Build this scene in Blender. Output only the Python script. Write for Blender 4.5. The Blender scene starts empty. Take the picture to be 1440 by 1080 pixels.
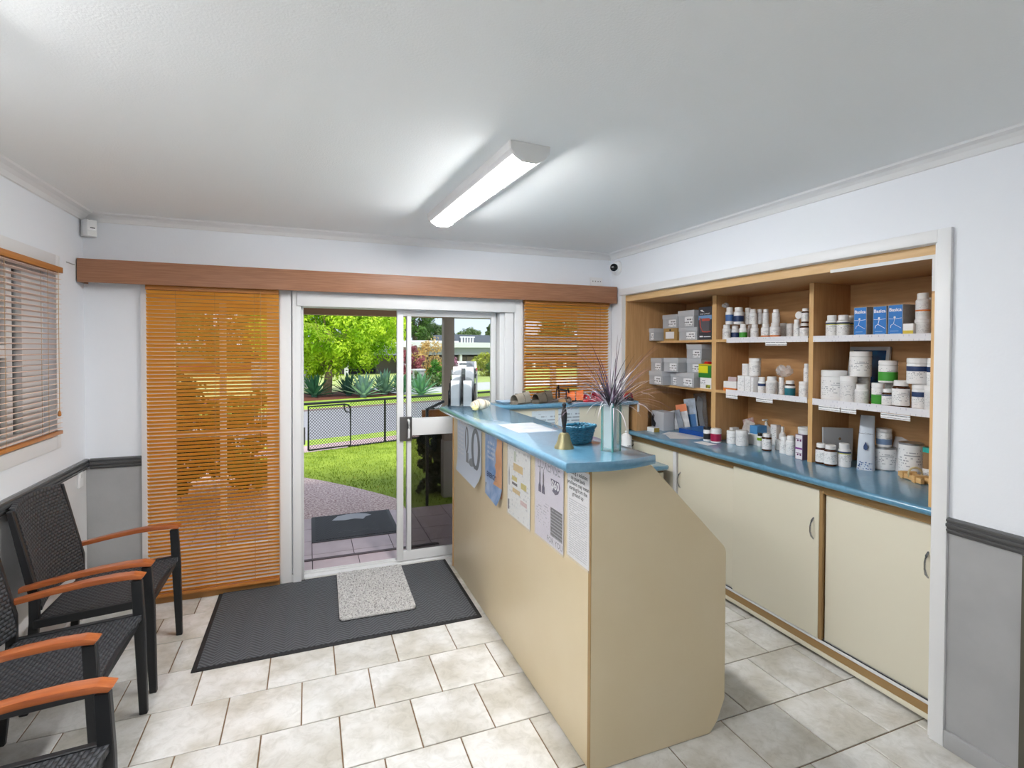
import bpy, bmesh, math, random
from mathutils import Vector, Matrix, Euler
random.seed(7)
PI = math.pi
scene = bpy.context.scene
COL = scene.collection

# ------------------------------------------------------------------ camera
F_PX, CX, CY = 733.13, 720.0, 501.9
YAW, PITCH, ROLL = 0.3712, 0.0162, 0.0037
cam_d = bpy.data.cameras.new('camera')
cam = bpy.data.objects.new('camera', cam_d); COL.objects.link(cam)
cam.location = (0, 0, 1.6033)
fw = Vector((math.sin(YAW)*math.cos(PITCH), math.cos(YAW)*math.cos(PITCH), -math.sin(PITCH)))
r0 = Vector((math.cos(YAW), -math.sin(YAW), 0)); u0 = r0.cross(fw)
rr = math.cos(ROLL)*r0 + math.sin(ROLL)*u0; uu = -math.sin(ROLL)*r0 + math.cos(ROLL)*u0
cam.rotation_euler = Matrix((rr, uu, -fw)).transposed().to_euler()
cam_d.sensor_fit = 'HORIZONTAL'; cam_d.sensor_width = 36.0
cam_d.lens = 36.0*F_PX/1440.0
cam_d.shift_x = 0.0
cam_d.shift_y = -(540.0-CY)/1440.0
cam_d.clip_start = 0.02; cam_d.clip_end = 400
scene.camera = cam

# ------------------------------------------------------------------ light
world = bpy.data.worlds.new('sky'); scene.world = world; world.use_nodes = True
wn = world.node_tree.nodes; wl = world.node_tree.links
bg = wn['Background']; bg.inputs['Color'].default_value = (0.70, 0.80, 1.0, 1); bg.inputs['Strength'].default_value = 0.9
sun_d = bpy.data.lights.new('sun', 'SUN'); sun_d.energy = 2.8; sun_d.angle = math.radians(25); sun_d.color = (1, .96, .88)
sun = bpy.data.objects.new('sun', sun_d); COL.objects.link(sun); sun.location = (0, 12, 20)
sun.rotation_euler = (math.radians(28), math.radians(-14), 0)
vs = scene.view_settings
vs.view_transform = 'Standard'; vs.look = 'None'; vs.gamma = 1.0; vs.exposure = 0.68; vs.use_curve_mapping = False
LAMP = 64.0
FILL_LAMP = 47.0  # strength of the added out-of-view fill batten

# ------------------------------------------------------------------ helpers
def lin(c):
    return tuple(((v/255.0)/12.92 if v/255.0 <= .04045 else ((v/255.0+.055)/1.055)**2.4) for v in c)
def mat(name, rgb, rough=.5, metal=0.0, rgb2=None, scale=8.0, stretch=None, bump=0.0, bscale=60.0, spec=.5, trans=0.0, alpha=1.0, rnd=0.0, detail=4.0, ior=1.45, emit=0.0, coat=0.0, lo=.35, hi=.65):
    m = bpy.data.materials.new(name); m.use_nodes = True
    nt = m.node_tree; N = nt.nodes; Lk = nt.links; b = N['Principled BSDF']
    c = lin(rgb); b.inputs['Base Color'].default_value = (*c, 1)
    b.inputs['Roughness'].default_value = rough; b.inputs['Metallic'].default_value = metal
    b.inputs['Specular IOR Level'].default_value = spec; b.inputs['IOR'].default_value = ior
    b.inputs['Transmission Weight'].default_value = trans; b.inputs['Alpha'].default_value = alpha
    b.inputs['Coat Weight'].default_value = coat
    if emit: b.inputs['Emission Color'].default_value = (*c, 1); b.inputs['Emission Strength'].default_value = emit
    tc = None
    if rgb2 or bump:
        tc = N.new('ShaderNodeTexCoord'); mp = N.new('ShaderNodeMapping')
        Lk.new(tc.outputs['Object'], mp.inputs['Vector'])
        if stretch: mp.inputs['Scale'].default_value = stretch
    if rgb2:
        nz = N.new('ShaderNodeTexNoise'); nz.inputs['Scale'].default_value = scale; nz.inputs['Detail'].default_value = detail
        Lk.new(mp.outputs[0], nz.inputs['Vector'])
        rp = N.new('ShaderNodeValToRGB'); rp.color_ramp.elements[0].position = lo; rp.color_ramp.elements[1].position = hi
        rp.color_ramp.elements[0].color = (*c, 1); rp.color_ramp.elements[1].color = (*lin(rgb2), 1)
        Lk.new(nz.outputs['Fac'], rp.inputs['Fac']); out = rp.outputs['Color']
        if rnd:
            oi = N.new('ShaderNodeObjectInfo'); hs = N.new('ShaderNodeHueSaturation')
            mr = N.new('ShaderNodeMapRange'); mr.inputs['To Min'].default_value = 1-rnd; mr.inputs['To Max'].default_value = 1+rnd
            Lk.new(oi.outputs['Random'], mr.inputs['Value']); Lk.new(mr.outputs[0], hs.inputs['Value']); Lk.new(out, hs.inputs['Color']); out = hs.outputs['Color']
            ad = N.new('ShaderNodeVectorMath'); ad.operation = 'SCALE'; ad.inputs[0].default_value = (37, 91, 53)
            Lk.new(oi.outputs['Random'], ad.inputs['Scale']); Lk.new(ad.outputs[0], mp.inputs['Location'])
        Lk.new(out, b.inputs['Base Color'])
    if bump:
        n2 = N.new('ShaderNodeTexNoise'); n2.inputs['Scale'].default_value = bscale; n2.inputs['Detail'].default_value = 3
        Lk.new(mp.outputs[0], n2.inputs['Vector'])
        bp = N.new('ShaderNodeBump'); bp.inputs['Strength'].default_value = bump; bp.inputs['Distance'].default_value = .01
        Lk.new(n2.outputs['Fac'], bp.inputs['Height']); Lk.new(bp.outputs[0], b.inputs['Normal'])
    return m
def math_node(N, Lk, op, a, b=None):
    n = N.new('ShaderNodeMath'); n.operation = op
    for i, v in enumerate((a, b)):
        if v is None: continue
        if isinstance(v, (int, float)): n.inputs[i].default_value = v
        else: Lk.new(v, n.inputs[i])
    return n.outputs[0]
def mat_print(name, paper, ink, rows=9.0, amount=.5, cols=7.0, zlo=0.0, zhi=1.0):
    """paper with rows of small illegible print; generated coordinates"""
    m = bpy.data.materials.new(name); m.use_nodes = True
    nt = m.node_tree; N = nt.nodes; Lk = nt.links; b = N['Principled BSDF']; b.inputs['Roughness'].default_value = .45
    tc = N.new('ShaderNodeTexCoord'); sp = N.new('ShaderNodeSeparateXYZ'); Lk.new(tc.outputs['Generated'], sp.inputs[0])
    z = sp.outputs['Z']; rz = math_node(N, Lk, 'MULTIPLY', z, rows)
    fr = math_node(N, Lk, 'FRACT', rz); inrow = math_node(N, Lk, 'LESS_THAN', fr, .42)
    cell = math_node(N, Lk, 'FLOOR', rz)
    xy = math_node(N, Lk, 'ADD', sp.outputs['X'], math_node(N, Lk, 'MULTIPLY', sp.outputs['Y'], 1.7))
    cb = N.new('ShaderNodeCombineXYZ'); Lk.new(math_node(N, Lk, 'MULTIPLY', xy, cols), cb.inputs[0]); Lk.new(math_node(N, Lk, 'MULTIPLY', cell, 3.7), cb.inputs[1])
    nz = N.new('ShaderNodeTexNoise'); nz.inputs['Scale'].default_value = 1.6; nz.inputs['Detail'].default_value = 1; Lk.new(cb.outputs[0], nz.inputs['Vector'])
    on = math_node(N, Lk, 'GREATER_THAN', nz.outputs['Fac'], 1-amount)
    k = math_node(N, Lk, 'MULTIPLY', inrow, on)
    k = math_node(N, Lk, 'MULTIPLY', k, math_node(N, Lk, 'GREATER_THAN', z, zlo)); k = math_node(N, Lk, 'MULTIPLY', k, math_node(N, Lk, 'LESS_THAN', z, zhi))
    mx = N.new('ShaderNodeMix'); mx.data_type = 'RGBA'; mx.inputs[6].default_value = (*lin(paper), 1); mx.inputs[7].default_value = (*lin(ink), 1)
    Lk.new(k, mx.inputs[0]); Lk.new(mx.outputs[2], b.inputs['Base Color'])
    return m

def bm_new(): return bmesh.new()
def add_box(bm, x0, y0, z0, x1, y1, z1, M=None):
    vs_ = [bm.verts.new(((M @ Vector(p)) if M else Vector(p))) for p in ((x0,y0,z0),(x1,y0,z0),(x1,y1,z0),(x0,y1,z0),(x0,y0,z1),(x1,y0,z1),(x1,y1,z1),(x0,y1,z1))]
    for f in ((3,2,1,0),(4,5,6,7),(0,1,5,4),(1,2,6,5),(2,3,7,6),(3,0,4,7)): bm.faces.new([vs_[i] for i in f])
    return vs_
def add_prism(bm, pts, axis, a, b, M=None):
    """extrude 2-D polygon along axis (0,1,2) from a to b; pts are the remaining two coords in order"""
    def mk(p, t):
        v = [p[0], p[1]]; v.insert(axis, t); v = Vector(v); return bm.verts.new(M @ v if M else v)
    A = [mk(p, a) for p in pts]; B = [mk(p, b) for p in pts]; n = len(pts)
    bm.faces.new(A[::-1]); bm.faces.new(B)
    for i in range(n): bm.faces.new((A[i], A[(i+1) % n], B[(i+1) % n], B[i]))
def add_lathe(bm, prof, seg=20, c=(0,0,0), M=None, close=True):
    rings = []
    for r, z in prof:
        ring = []
        for i in range(seg):
            a = 2*PI*i/seg; v = Vector((c[0]+r*math.cos(a), c[1]+r*math.sin(a), c[2]+z)); ring.append(bm.verts.new(M @ v if M else v))
        rings.append(ring)
    for k in range(len(rings)-1):
        for i in range(seg):
            j = (i+1) % seg; bm.faces.new((rings[k][i], rings[k][j], rings[k+1][j], rings[k+1][i]))
    if close: bm.faces.new(rings[0][::-1]); bm.faces.new(rings[-1])
def add_tube(bm, pts, r, seg=8, ry=None, cap=True):
    pts = [Vector(p) for p in pts]; rings = []
    for i, p in enumerate(pts):
        d = (pts[min(i+1, len(pts)-1)]-pts[max(i-1, 0)]).normalized()
        up = Vector((0,0,1)) if abs(d.z) < .95 else Vector((0,1,0))
        s = d.cross(up).normalized(); t = s.cross(d).normalized()
        rad = r[i] if isinstance(r, (list, tuple)) else r
        rb = (ry[i] if isinstance(ry, (list, tuple)) else ry) if ry is not None else rad
        rings.append([bm.verts.new(p+s*rad*math.cos(2*PI*k/seg+PI/seg)+t*rb*math.sin(2*PI*k/seg+PI/seg)) for k in range(seg)])
    for k in range(len(rings)-1):
        for i in range(seg):
            j = (i+1) % seg; bm.faces.new((rings[k][i], rings[k+1][i], rings[k+1][j], rings[k][j]))
    if cap: bm.faces.new(rings[0]); bm.faces.new(rings[-1][::-1])
def mesh(name, bm, smooth=False, bevel=0.0, seg=2, normals=True):
    if normals: bmesh.ops.recalc_face_normals(bm, faces=bm.faces)
    if bevel: bmesh.ops.bevel(bm, geom=list(bm.edges), offset=bevel, segments=seg, affect='EDGES', profile=.6, clamp_overlap=True)
    me = bpy.data.meshes.new(name); bm.to_mesh(me); bm.free()
    if smooth:
        me.polygons.foreach_set('use_smooth', [True]*len(me.polygons)); 
        try: me.set_sharp_from_angle(angle=math.radians(38))
        except Exception: pass
    return me
def obj(name, me, m=None, parent=None, loc=(0,0,0), rot=(0,0,0), label=None, cat=None, group=None, kind=None):
    o = bpy.data.objects.new(name, me); COL.objects.link(o)
    if m is not None and not me.materials: me.materials.append(m)
    o.location = loc; o.rotation_euler = rot
    if parent: o.parent = parent
    tag(o, label, cat, group, kind); return o
def tag(o, label=None, cat=None, group=None, kind=None):
    if label: o['label'] = label
    if cat: o['category'] = cat
    if group: o['group'] = group
    if kind: o['kind'] = kind
    return o
def empty(name, loc, label, cat, rot=(0,0,0), group=None, kind=None):
    o = bpy.data.objects.new(name, None); COL.objects.link(o); o.location = loc; o.rotation_euler = rot; o.empty_display_size = .05
    tag(o, label, cat, group, kind); return o
def box(name, x0, y0, z0, x1, y1, z1, m, parent=None, bevel=0.0, **k):
    """axis-aligned box object; origin at its base centre (in parent space)"""
    c = ((x0+x1)/2, (y0+y1)/2, z0); bm = bm_new(); add_box(bm, x0-c[0], y0-c[1], 0, x1-c[0], y1-c[1], z1-z0)
    return obj(name, mesh(name, bm, bevel=bevel, smooth=bevel > 0), m, parent, c, **k)
def struct(name, x0, y0, z0, x1, y1, z1, m, label, cat, parent=None, bevel=0.0):
    return box(name, x0, y0, z0, x1, y1, z1, m, parent, bevel, label=label, cat=cat, kind='structure')
def text_mesh(s, size, align='CENTER', ext=0.0, spacing=1.0, bold=0.0):
    cu = bpy.data.curves.new('text', 'FONT'); cu.body = s; cu.size = size; cu.align_x = align; cu.align_y = 'CENTER'; cu.extrude = ext; cu.resolution_u = 2; cu.space_line = spacing; cu.offset = bold
    ob = bpy.data.objects.new('text', cu); COL.objects.link(ob)
    me = bpy.data.meshes.new_from_object(ob); bpy.data.objects.remove(ob); return me
def copy_tree(o, parent=None):
    c = o.copy(); COL.objects.link(c); c.parent = parent
    for ch in list(o.children): copy_tree(ch, c)
    return c

# ------------------------------------------------------------------ materials
M = {}
M['wall'] = mat('wall paint', (238,241,246), .6, bump=.05, bscale=90)
M['ceil'] = mat('ceiling paint', (242,244,244), .7, bump=.12, bscale=140)
M['trim'] = mat('white gloss trim', (232,232,232), .35)
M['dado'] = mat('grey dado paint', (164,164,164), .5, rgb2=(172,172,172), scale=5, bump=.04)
M['dado_lit'] = mat('door-lit grey dado', (220,220,220), .5, rgb2=(226,226,226), scale=5)  # grey dado colour lightened to stand for door light on the left wall
M['rail'] = mat('dark grey gloss rail', (92,92,93), .22)
M['railw'] = mat('mid grey strip paint', (150,150,150), .3)  # plain mid grey for the thin wall strip
M['tile'] = mat('stone look floor tile', (198,194,184), .24, rgb2=(226,225,222), scale=4.5, bump=.35, bscale=22, rnd=.04, detail=10, spec=.6, lo=.36, hi=.6)
def slate(m):
    N, Lk = m.node_tree.nodes, m.node_tree.links; b = N['Principled BSDF']; mp = N['Mapping']
    nz = N.new('ShaderNodeTexNoise'); nz.inputs['Scale'].default_value = 16; nz.inputs['Detail'].default_value = 9; nz.inputs['Roughness'].default_value = .68; nz.inputs['Distortion'].default_value = 1.2
    Lk.new(mp.outputs[0], nz.inputs['Vector']); rp = N.new('ShaderNodeValToRGB'); rp.color_ramp.elements[0].position = .33; rp.color_ramp.elements[0].color = (.72, .71, .68, 1); rp.color_ramp.elements[1].position = .55; rp.color_ramp.elements[1].color = (1, 1, 1, 1)
    Lk.new(nz.outputs['Fac'], rp.inputs['Fac']); src = b.inputs['Base Color'].links[0].from_socket; mx = N.new('ShaderNodeMix'); mx.data_type = 'RGBA'; mx.blend_type = 'MULTIPLY'; mx.inputs[0].default_value = .55
    Lk.new(src, mx.inputs[6]); Lk.new(rp.outputs[0], mx.inputs[7]); Lk.new(mx.outputs[2], b.inputs['Base Color'])
slate(M['tile'])
M['grout'] = mat('brown grout', (122,96,68), .9)
M['pelmet'] = mat('walnut pelmet timber', (150,104,76), .45, rgb2=(168,120,90), scale=6, stretch=(1,20,20), detail=6)
M['slat'] = mat('honey timber slat', (253,198,84), .36, rgb2=(254,208,108), scale=4, stretch=(1,30,30))
def glow_through(m, f):
    N, Lk = m.node_tree.nodes, m.node_tree.links; b = N['Principled BSDF']; tr = N.new('ShaderNodeBsdfTranslucent'); mx = N.new('ShaderNodeMixShader'); mx.inputs[0].default_value = f
    Lk.new(b.inputs['Base Color'].links[0].from_socket, tr.inputs['Color']); Lk.new(b.outputs[0], mx.inputs[1]); Lk.new(tr.outputs[0], mx.inputs[2]); Lk.new(mx.outputs[0], N['Material Output'].inputs['Surface'])
glow_through(M['slat'], .45)
M['slat_l'] = mat('cedar slat', (236,204,186), .3, rgb2=(242,216,200), scale=4, stretch=(30,1,30))
M['slatrail'] = mat('cedar bottom rail', (176,112,50), .4, rgb2=(190,125,60), scale=4, stretch=(1,25,25))
M['cord'] = mat('blind cord', (196,160,110), .8)
M['alu'] = mat('white aluminium frame', (226,226,226), .35)
M['steel'] = mat('dark steel plate', (110,108,106), .35, metal=.8)
M['chrome'] = mat('chrome', (170,172,175), .22, metal=1.0)
def mat_glass(name, tint, ior=1.25):
    m = bpy.data.materials.new(name); m.use_nodes = True; N, Lk = m.node_tree.nodes, m.node_tree.links; N.remove(N['Principled BSDF'])
    t = N.new('ShaderNodeBsdfTransparent'); t.inputs[0].default_value = (*tint, 1); g = N.new('ShaderNodeBsdfGlossy'); g.inputs['Roughness'].default_value = .0
    fr = N.new('ShaderNodeFresnel'); fr.inputs['IOR'].default_value = ior; mx = N.new('ShaderNodeMixShader'); Lk.new(fr.outputs[0], mx.inputs[0]); Lk.new(t.outputs[0], mx.inputs[1]); Lk.new(g.outputs[0], mx.inputs[2]); Lk.new(mx.outputs[0], N['Material Output'].inputs['Surface']); return m
M['glass'] = mat_glass('clear glass', (.97, .98, .97)); M['tint'] = mat_glass('tinted glass', (.60, .58, .56), 1.3)
M['laminate'] = mat('cream laminate', (230,212,176), .36, rgb2=(233,216,182), scale=3)
M['cream'] = mat('cream door laminate', (226,220,200), .4)
M['blue'] = mat('blue laminate', (84,138,168), .32, rgb2=(94,148,178), scale=60, spec=.6, coat=1.0)
M['blue'].node_tree.nodes['Principled BSDF'].inputs['Coat Roughness'].default_value = .14
M['blue_c'] = mat('polished blue laminate', (92,146,176), .3, rgb2=(102,156,186), scale=60, spec=.7, coat=1.0)
_b = M['blue_c'].node_tree.nodes['Principled BSDF']; _b.inputs['Coat Roughness'].default_value = .10; _b.inputs['Coat IOR'].default_value = 1.9
M['beech'] = mat('beech laminate', (186,142,94), .45, rgb2=(198,154,106), scale=5, stretch=(14,14,1.2), detail=5)
M['beech_h'] = mat('beech laminate horizontal', (190,146,98), .45, rgb2=(202,158,110), scale=5, stretch=(14,1.2,14), detail=5)
M['beech_e'] = mat('beech edging', (214,172,116), .45, rgb2=(222,182,128), scale=5, stretch=(14,14,1.2))
M['brownrail'] = mat('tan laminate rail', (160,128,84), .45)
M['rubber'] = mat('black rubber', (38,38,40), .7)
M['blackmetal'] = mat('black powder coat', (34,35,37), .42)
M['armwood'] = mat('reddish arm timber', (150,78,40), .32, rgb2=(172,98,54), scale=5, stretch=(1.5,20,20), detail=6, coat=.25)
M['white'] = mat('white plastic', (240,240,240), .35)
M['pale'] = mat('pale plastic', (222,222,220), .4)
M['amber'] = mat('amber glass', (66,34,16), .12, spec=.6)
M['blackp'] = mat('black plastic', (28,28,30), .35)
M['teal'] = mat('teal plastic', (26,170,160), .4)
M['tinmetal'] = mat('tin metal', (170,170,172), .3, metal=.9)
M['paper'] = mat('white paper', (238,238,240), .6)
M['sleeve'] = mat('clear plastic sleeve', (255,255,255), .08, alpha=.12, spec=.7)
M['acrylic'] = mat_glass('clear acrylic', (.93, .95, .96), 1.45)
M['ink'] = mat('dark print', (44,44,48), .6)
BAND = {}
for k, c in dict(navy=(40,62,104), green=(70,160,58), orange=(226,128,50), blue=(70,110,170), teal=(30,110,124), crimson=(160,24,70), lime=(150,190,40), blueband=(120,144,180), black=(40,40,44), limey=(208,208,70)).items():
    BAND[k] = mat('label '+k, c, .45)
M['lab'] = mat_print('printed white label', (242,242,242), (170,172,178), rows=11, amount=.44, cols=6, zlo=.12, zhi=.86)
M['labp'] = mat_print('printed grey label', (230,230,230), (182,182,188), rows=14, amount=.46, cols=9, zlo=.1, zhi=.9)
# ------------------------------------------------------------------ room shell
XL, XR, D, H, YB = -1.256, 2.40, 3.84, 2.40, -2.3
# floor with tiles
floor = struct('floor', XL-.1, YB-.1, -.12, 3.06, 3.90, -.005, M['grout'], 'pale stone-look tiled floor with brown grout lines', 'floor')
TW, TH, X0, YA, G = .3071, .3078, -.1885, 2.671, .0055
tile_cache = {}
def tile_mesh(w, d):
    k = (round(w, 4), round(d, 4))
    if k not in tile_cache:
        bm = bm_new(); add_box(bm, -w/2, -d/2, 0, w/2, d/2, .0065)
        top = [e for e in bm.edges if all(v.co.z > .006 for v in e.verts)]
        bmesh.ops.bevel(bm, geom=top, offset=.0018, segments=1, affect='EDGES')
        tile_cache[k] = mesh('tile', bm)
    return tile_cache[k]
r = -17
while YA+r*TH < 3.87:
    y0, y1 = max(YA+r*TH, YB)+G/2, min(YA+(r+1)*TH, 3.87)-G/2
    off = X0 + (0 if r % 2 == 0 else .5*TW)
    k = math.floor((XL-off)/TW)
    while off+k*TW < 2.56 and y1-y0 > .02:
        x0, x1 = max(off+k*TW, XL)+G/2, min(off+(k+1)*TW, 2.56)-G/2
        if x1-x0 > .02: obj('tile', tile_mesh(x1-x0, y1-y0), M['tile'], floor, ((x0+x1)/2, (y0+y1)/2, -.0065+.115+.005+.0065-.005+0), )
        k += 1
    r += 1
for t in floor.children: t.location = (t.location.x-floor.location.x, t.location.y-floor.location.y, -.0065-floor.location.z)

struct('ceiling', XL-.12, YB-.12, H, 3.1, D+.12, H+.1, M['ceil'], 'off-white painted plaster ceiling', 'ceiling')
def wall(name, pieces, m, label):
    bm = bm_new()
    for p in pieces: add_box(bm, *p)
    return obj(name, mesh(name, bm), m, label=label, cat='wall', kind='structure')
wall('wall_front', [(XL-.12, D, -.1, -.945, D+.12, H), (-.945, D, 1.99, 2.40, D+.12, H), (-.19, D, -.1, -.06, D+.12, 1.99), (1.44, D, -.1, 1.59, D+.12, 1.99),
     (2.345, D, -.1, 2.52, D+.12, 1.99), (1.59, D, -.1, 2.345, D+.12, 1.08), (-.945, D, -.1, -.19, D+.12, .035)], M['wall'], 'white front wall around the sliding door and two blinds')
wall('wall_left', [(XL-.12, YB, -.1, XL, 2.30, H), (XL-.12, 3.46, -.1, XL, D, H), (XL-.12, 2.30, -.1, XL, 3.46, 1.13), (XL-.12, 2.30, 2.03, XL, 3.46, H)], M['wall'], 'white left wall with a blind-covered window')
wall('wall_right', [(XR, YB, -.1, XR+.12, 1.357, H), (XR, 3.685, -.1, XR+.12, D, H), (XR, 1.357, 2.042, XR+.12, 3.685, H)], M['wall'], 'white right wall framing the recessed shelving')
wall('wall_back', [(XL-.12, YB-.12, -.1, 3.1, YB, H)], M['wall'], 'white back wall behind the viewer')
wall('wall_niche', [(3.06, 1.2, -.1, 3.12, 3.9, H), (2.52, 1.24, -.1, 3.06, 1.36, H), (2.52, 3.70, -.1, 3.06, 3.9, H)], M['wall'], 'plain wall enclosing the shelving recess')
# dado panels
struct('trim_1', XL, 2.0, .0, XL+.006, D-.001, .87, M['dado_lit'], 'grey dado panel, lightened for door light, low on the left wall', 'dado')
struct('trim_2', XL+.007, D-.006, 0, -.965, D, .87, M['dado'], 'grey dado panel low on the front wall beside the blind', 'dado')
struct('trim_3', XR-.006, 1.072, .07, XR, 1.306, .87, M['dado'], 'grey dado panel low on the right wall', 'dado')
# cornices
cp = [(0, 0), (.072, 0), (.066, -.008), (.040, -.014), (.022, -.026), (.013, -.040), (.010, -.046), (0, -.048)]
def cornice(name, axis, a, b, f, label):
    bm = bm_new(); add_prism(bm, [f(p, q) for p, q in cp], axis, a, b)
    obj(name, mesh(name, bm), M['trim'], label=label, cat='cornice', kind='structure')
cornice('trim_4', 1, YB, D, lambda p, q: (XL+p, H+q), 'white cove cornice along the left wall')
cornice('trim_5', 0, XL, XR, lambda p, q: (D-p, H+q), 'white cove cornice along the front wall')
cornice('trim_6', 1, YB, D, lambda p, q: (XR-p, H+q), 'white cove cornice along the right wall')
# chair rails (moulded)
rp_ = [(0, .868), (.012, .868), (.012, .876), (.020, .878), (.022, .886), (.014, .889), (.014, .894), (.024, .897), (.026, .908), (.016, .911), (.016, .916), (.022, .918), (.022, .926), (.010, .931), (0, .931)]
def crail(name, axis, a, b, f, label):
    bm = bm_new(); add_prism(bm, [f(p, q) for p, q in rp_], axis, a, b)
    obj(name, mesh(name, bm), M['rail'], label=label, cat='chair rail', kind='structure')
crail('trim_7', 1, YB, D-.001, lambda p, q: (XL+p, q), 'dark grey moulded chair rail on the left wall')
crail('trim_8', 0, XL+.027, -.965, lambda p, q: (D-p, q), 'short dark grey moulded chair rail on the front wall')
crail('trim_9', 1, YB, 1.306, lambda p, q: (XR-p, q), 'dark grey grooved chair rail on the right wall')
# skirtings
struct('baseboard_left', XL+.006, YB, 0, XL+.018, D-.006, .075, M['dado_lit'], 'pale skirting board on the left wall', 'skirting', bevel=.003)
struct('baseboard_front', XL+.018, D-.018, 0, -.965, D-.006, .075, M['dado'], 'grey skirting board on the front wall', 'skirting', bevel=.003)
struct('baseboard_right', XR-.020, YB, 0, XR, 1.306, .072, M['dado'], 'grey skirting board on the right wall', 'skirting', bevel=.006)
struct('trim_10', XR-.02, YB, .072, XR, 1.066, .866, mat('dark door edge', (88,84,72), .5), 'dark grey-brown panel edge at the far right of the wall', 'panel')
# architraves of the recess
arc = empty('trim_11', (XR, 1.33, 0), 'white painted architrave round the shelving recess', 'architrave', kind='structure')
def rel(o, p): o.parent = p; o.location = o.location - Vector(p.location); return o
rel(box('side_board', XR-.018, 1.306, 0, XR, 1.357, 2.095, M['trim'], bevel=.004), arc)
rel(box('head_board', XR-.016, 1.357, 2.042, XR, 3.70, 2.095, M['trim'], bevel=.004), arc)
rel(box('side_board', XR+.0, 3.672, 0, XR+.04, 3.685, 2.042, M['trim']), arc)
rel(box('side_board', XR+.0, 1.357, 0, XR+.12, 1.372, 2.042, M['trim']), arc)

# window frames / boards on the front wall
bd = empty('trim_12', (-.06, D, 0), 'white timber boards and mouldings either side of the sliding door', 'door trim', kind='structure')
for n, a, b, dp in (('board', -.966, -.930, .022), ('board', -.186, -.112, .016), ('board', -.104, -.052, .03), ('board', 1.43, 1.50, .018), ('board', 1.506, 1.575, .028), ('board', 2.338, 2.395, .012)):
    rel(box(n, a, D-dp, 0 if a < 1.4 else 1.19, b, D, 1.99, M['trim'], bevel=.004), bd)
rel(box('plinth_block', -.112, D-.022, 0, -.052, D, .06, M['trim'], bevel=.004), bd)
struct('trim_14', -.93, D-.03, 0, -.188, D, .035, mat('timber sill', (176,128,76), .5), 'timber sill strip under the large blind', 'sill')
def window(name, x0, x1, z0, z1, bars, label, y=3.90):
    w = empty(name, ((x0+x1)/2, y, z0), label, 'window', kind='structure')
    for n, (a, c, b, d) in bars: rel(box(n, a, y-.02, c, b, y+.025, d, M['alu'], bevel=.003), w)
    rel(box('pane', x0+.02, y+.0, z0+.02, x1-.02, y+.004, z1-.02, M['glass']), w)
    return w
window('window_1', -.945, -.19, .035, 1.99, [('stile', (-.945, .035, -.80, 1.99)), ('stile', (-.265, .035, -.19, 1.99)), ('rail', (-.80, .035, -.265, .29)), ('rail', (-.80, 1.90, -.265, 1.99)), ('mullion', (-.548, .29, -.512, 1.90)), ('rail', (-.80, 1.02, -.548, 1.06)), ('rail', (-.512, 1.02, -.265, 1.06))], 'tall white sidelight window behind the large orange blind')
window('window_2', 1.59, 2.345, 1.08, 1.99, [('stile', (1.59, 1.08, 1.63, 1.99)), ('stile', (2.12, 1.08, 2.345, 1.99)), ('rail', (1.63, 1.08, 2.12, 1.14)), ('rail', (1.63, 1.93, 2.12, 1.99)), ('mullion', (1.865, 1.14, 1.905, 1.50)), ('rail', (1.63, 1.50, 2.12, 1.55))], 'white framed window behind the smaller orange blind')
w3 = empty('window_3', (XL-.07, 2.88, 1.13), 'white sash window behind the blind on the left wall', 'window', kind='structure')
for n, y0, z0, y1, z1 in (('stile', 2.30, 1.13, 2.36, 2.03), ('stile', 3.24, 1.13, 3.46, 2.03), ('stile', 3.10, 1.13, 3.15, 2.03), ('rail', 2.36, 1.13, 3.10, 1.18), ('rail', 3.15, 1.13, 3.24, 1.18), ('rail', 2.36, 1.98, 3.10, 2.03), ('rail', 3.15, 1.98, 3.24, 2.03), ('rail', 2.36, 1.55, 3.10, 1.61)):
    rel(box(n, XL-.09, y0, z0, XL-.05, y1, z1, M['alu'], bevel=.003), w3)
rel(box('pane', XL-.072, 2.36, 1.18, XL-.068, 3.40, 1.98, M['glass']), w3)
arl = empty('trim_13', (XL, 2.88, 1.06), 'white boards framing the left wall window', 'architrave', kind='structure')
for y0, z0, y1, z1 in ((3.455, 1.06, 3.50, 2.09), (2.26, 1.06, 2.305, 2.09), (2.305, 2.03, 3.455, 2.09), (2.305, 1.06, 3.455, 1.13)):
    rel(box('board', XL, y0, z0, XL+.008, y1, z1, M['trim'], bevel=.002), arl)

# ------------------------------------------------------------------ sliding door
dr = empty('door_1', (.68, 3.90, 0), 'white aluminium glass sliding door standing half open', 'door', kind='structure')
def dp(n, x0, y0, z0, x1, y1, z1, m=None, bevel=.003): return rel(box(n, x0, y0, z0, x1, y1, z1, m or M['alu'], bevel=bevel), dr)
dp('head', -.075, 3.80, 1.885, 1.505, 3.98, 1.99)
dp('jamb', -.06, 3.85, 0, -.036, 3.98, 1.885); dp('jamb', 1.395, 3.85, 0, 1.44, 3.98, 1.885)
dp('sill_track', -.036, 3.862, 0, 1.395, 3.98, .012); dp('track_rib', -.036, 3.905, .012, 1.395, 3.912, .024); dp('track_rib', -.036, 3.945, .012, 1.395, 3.952, .024)
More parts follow.
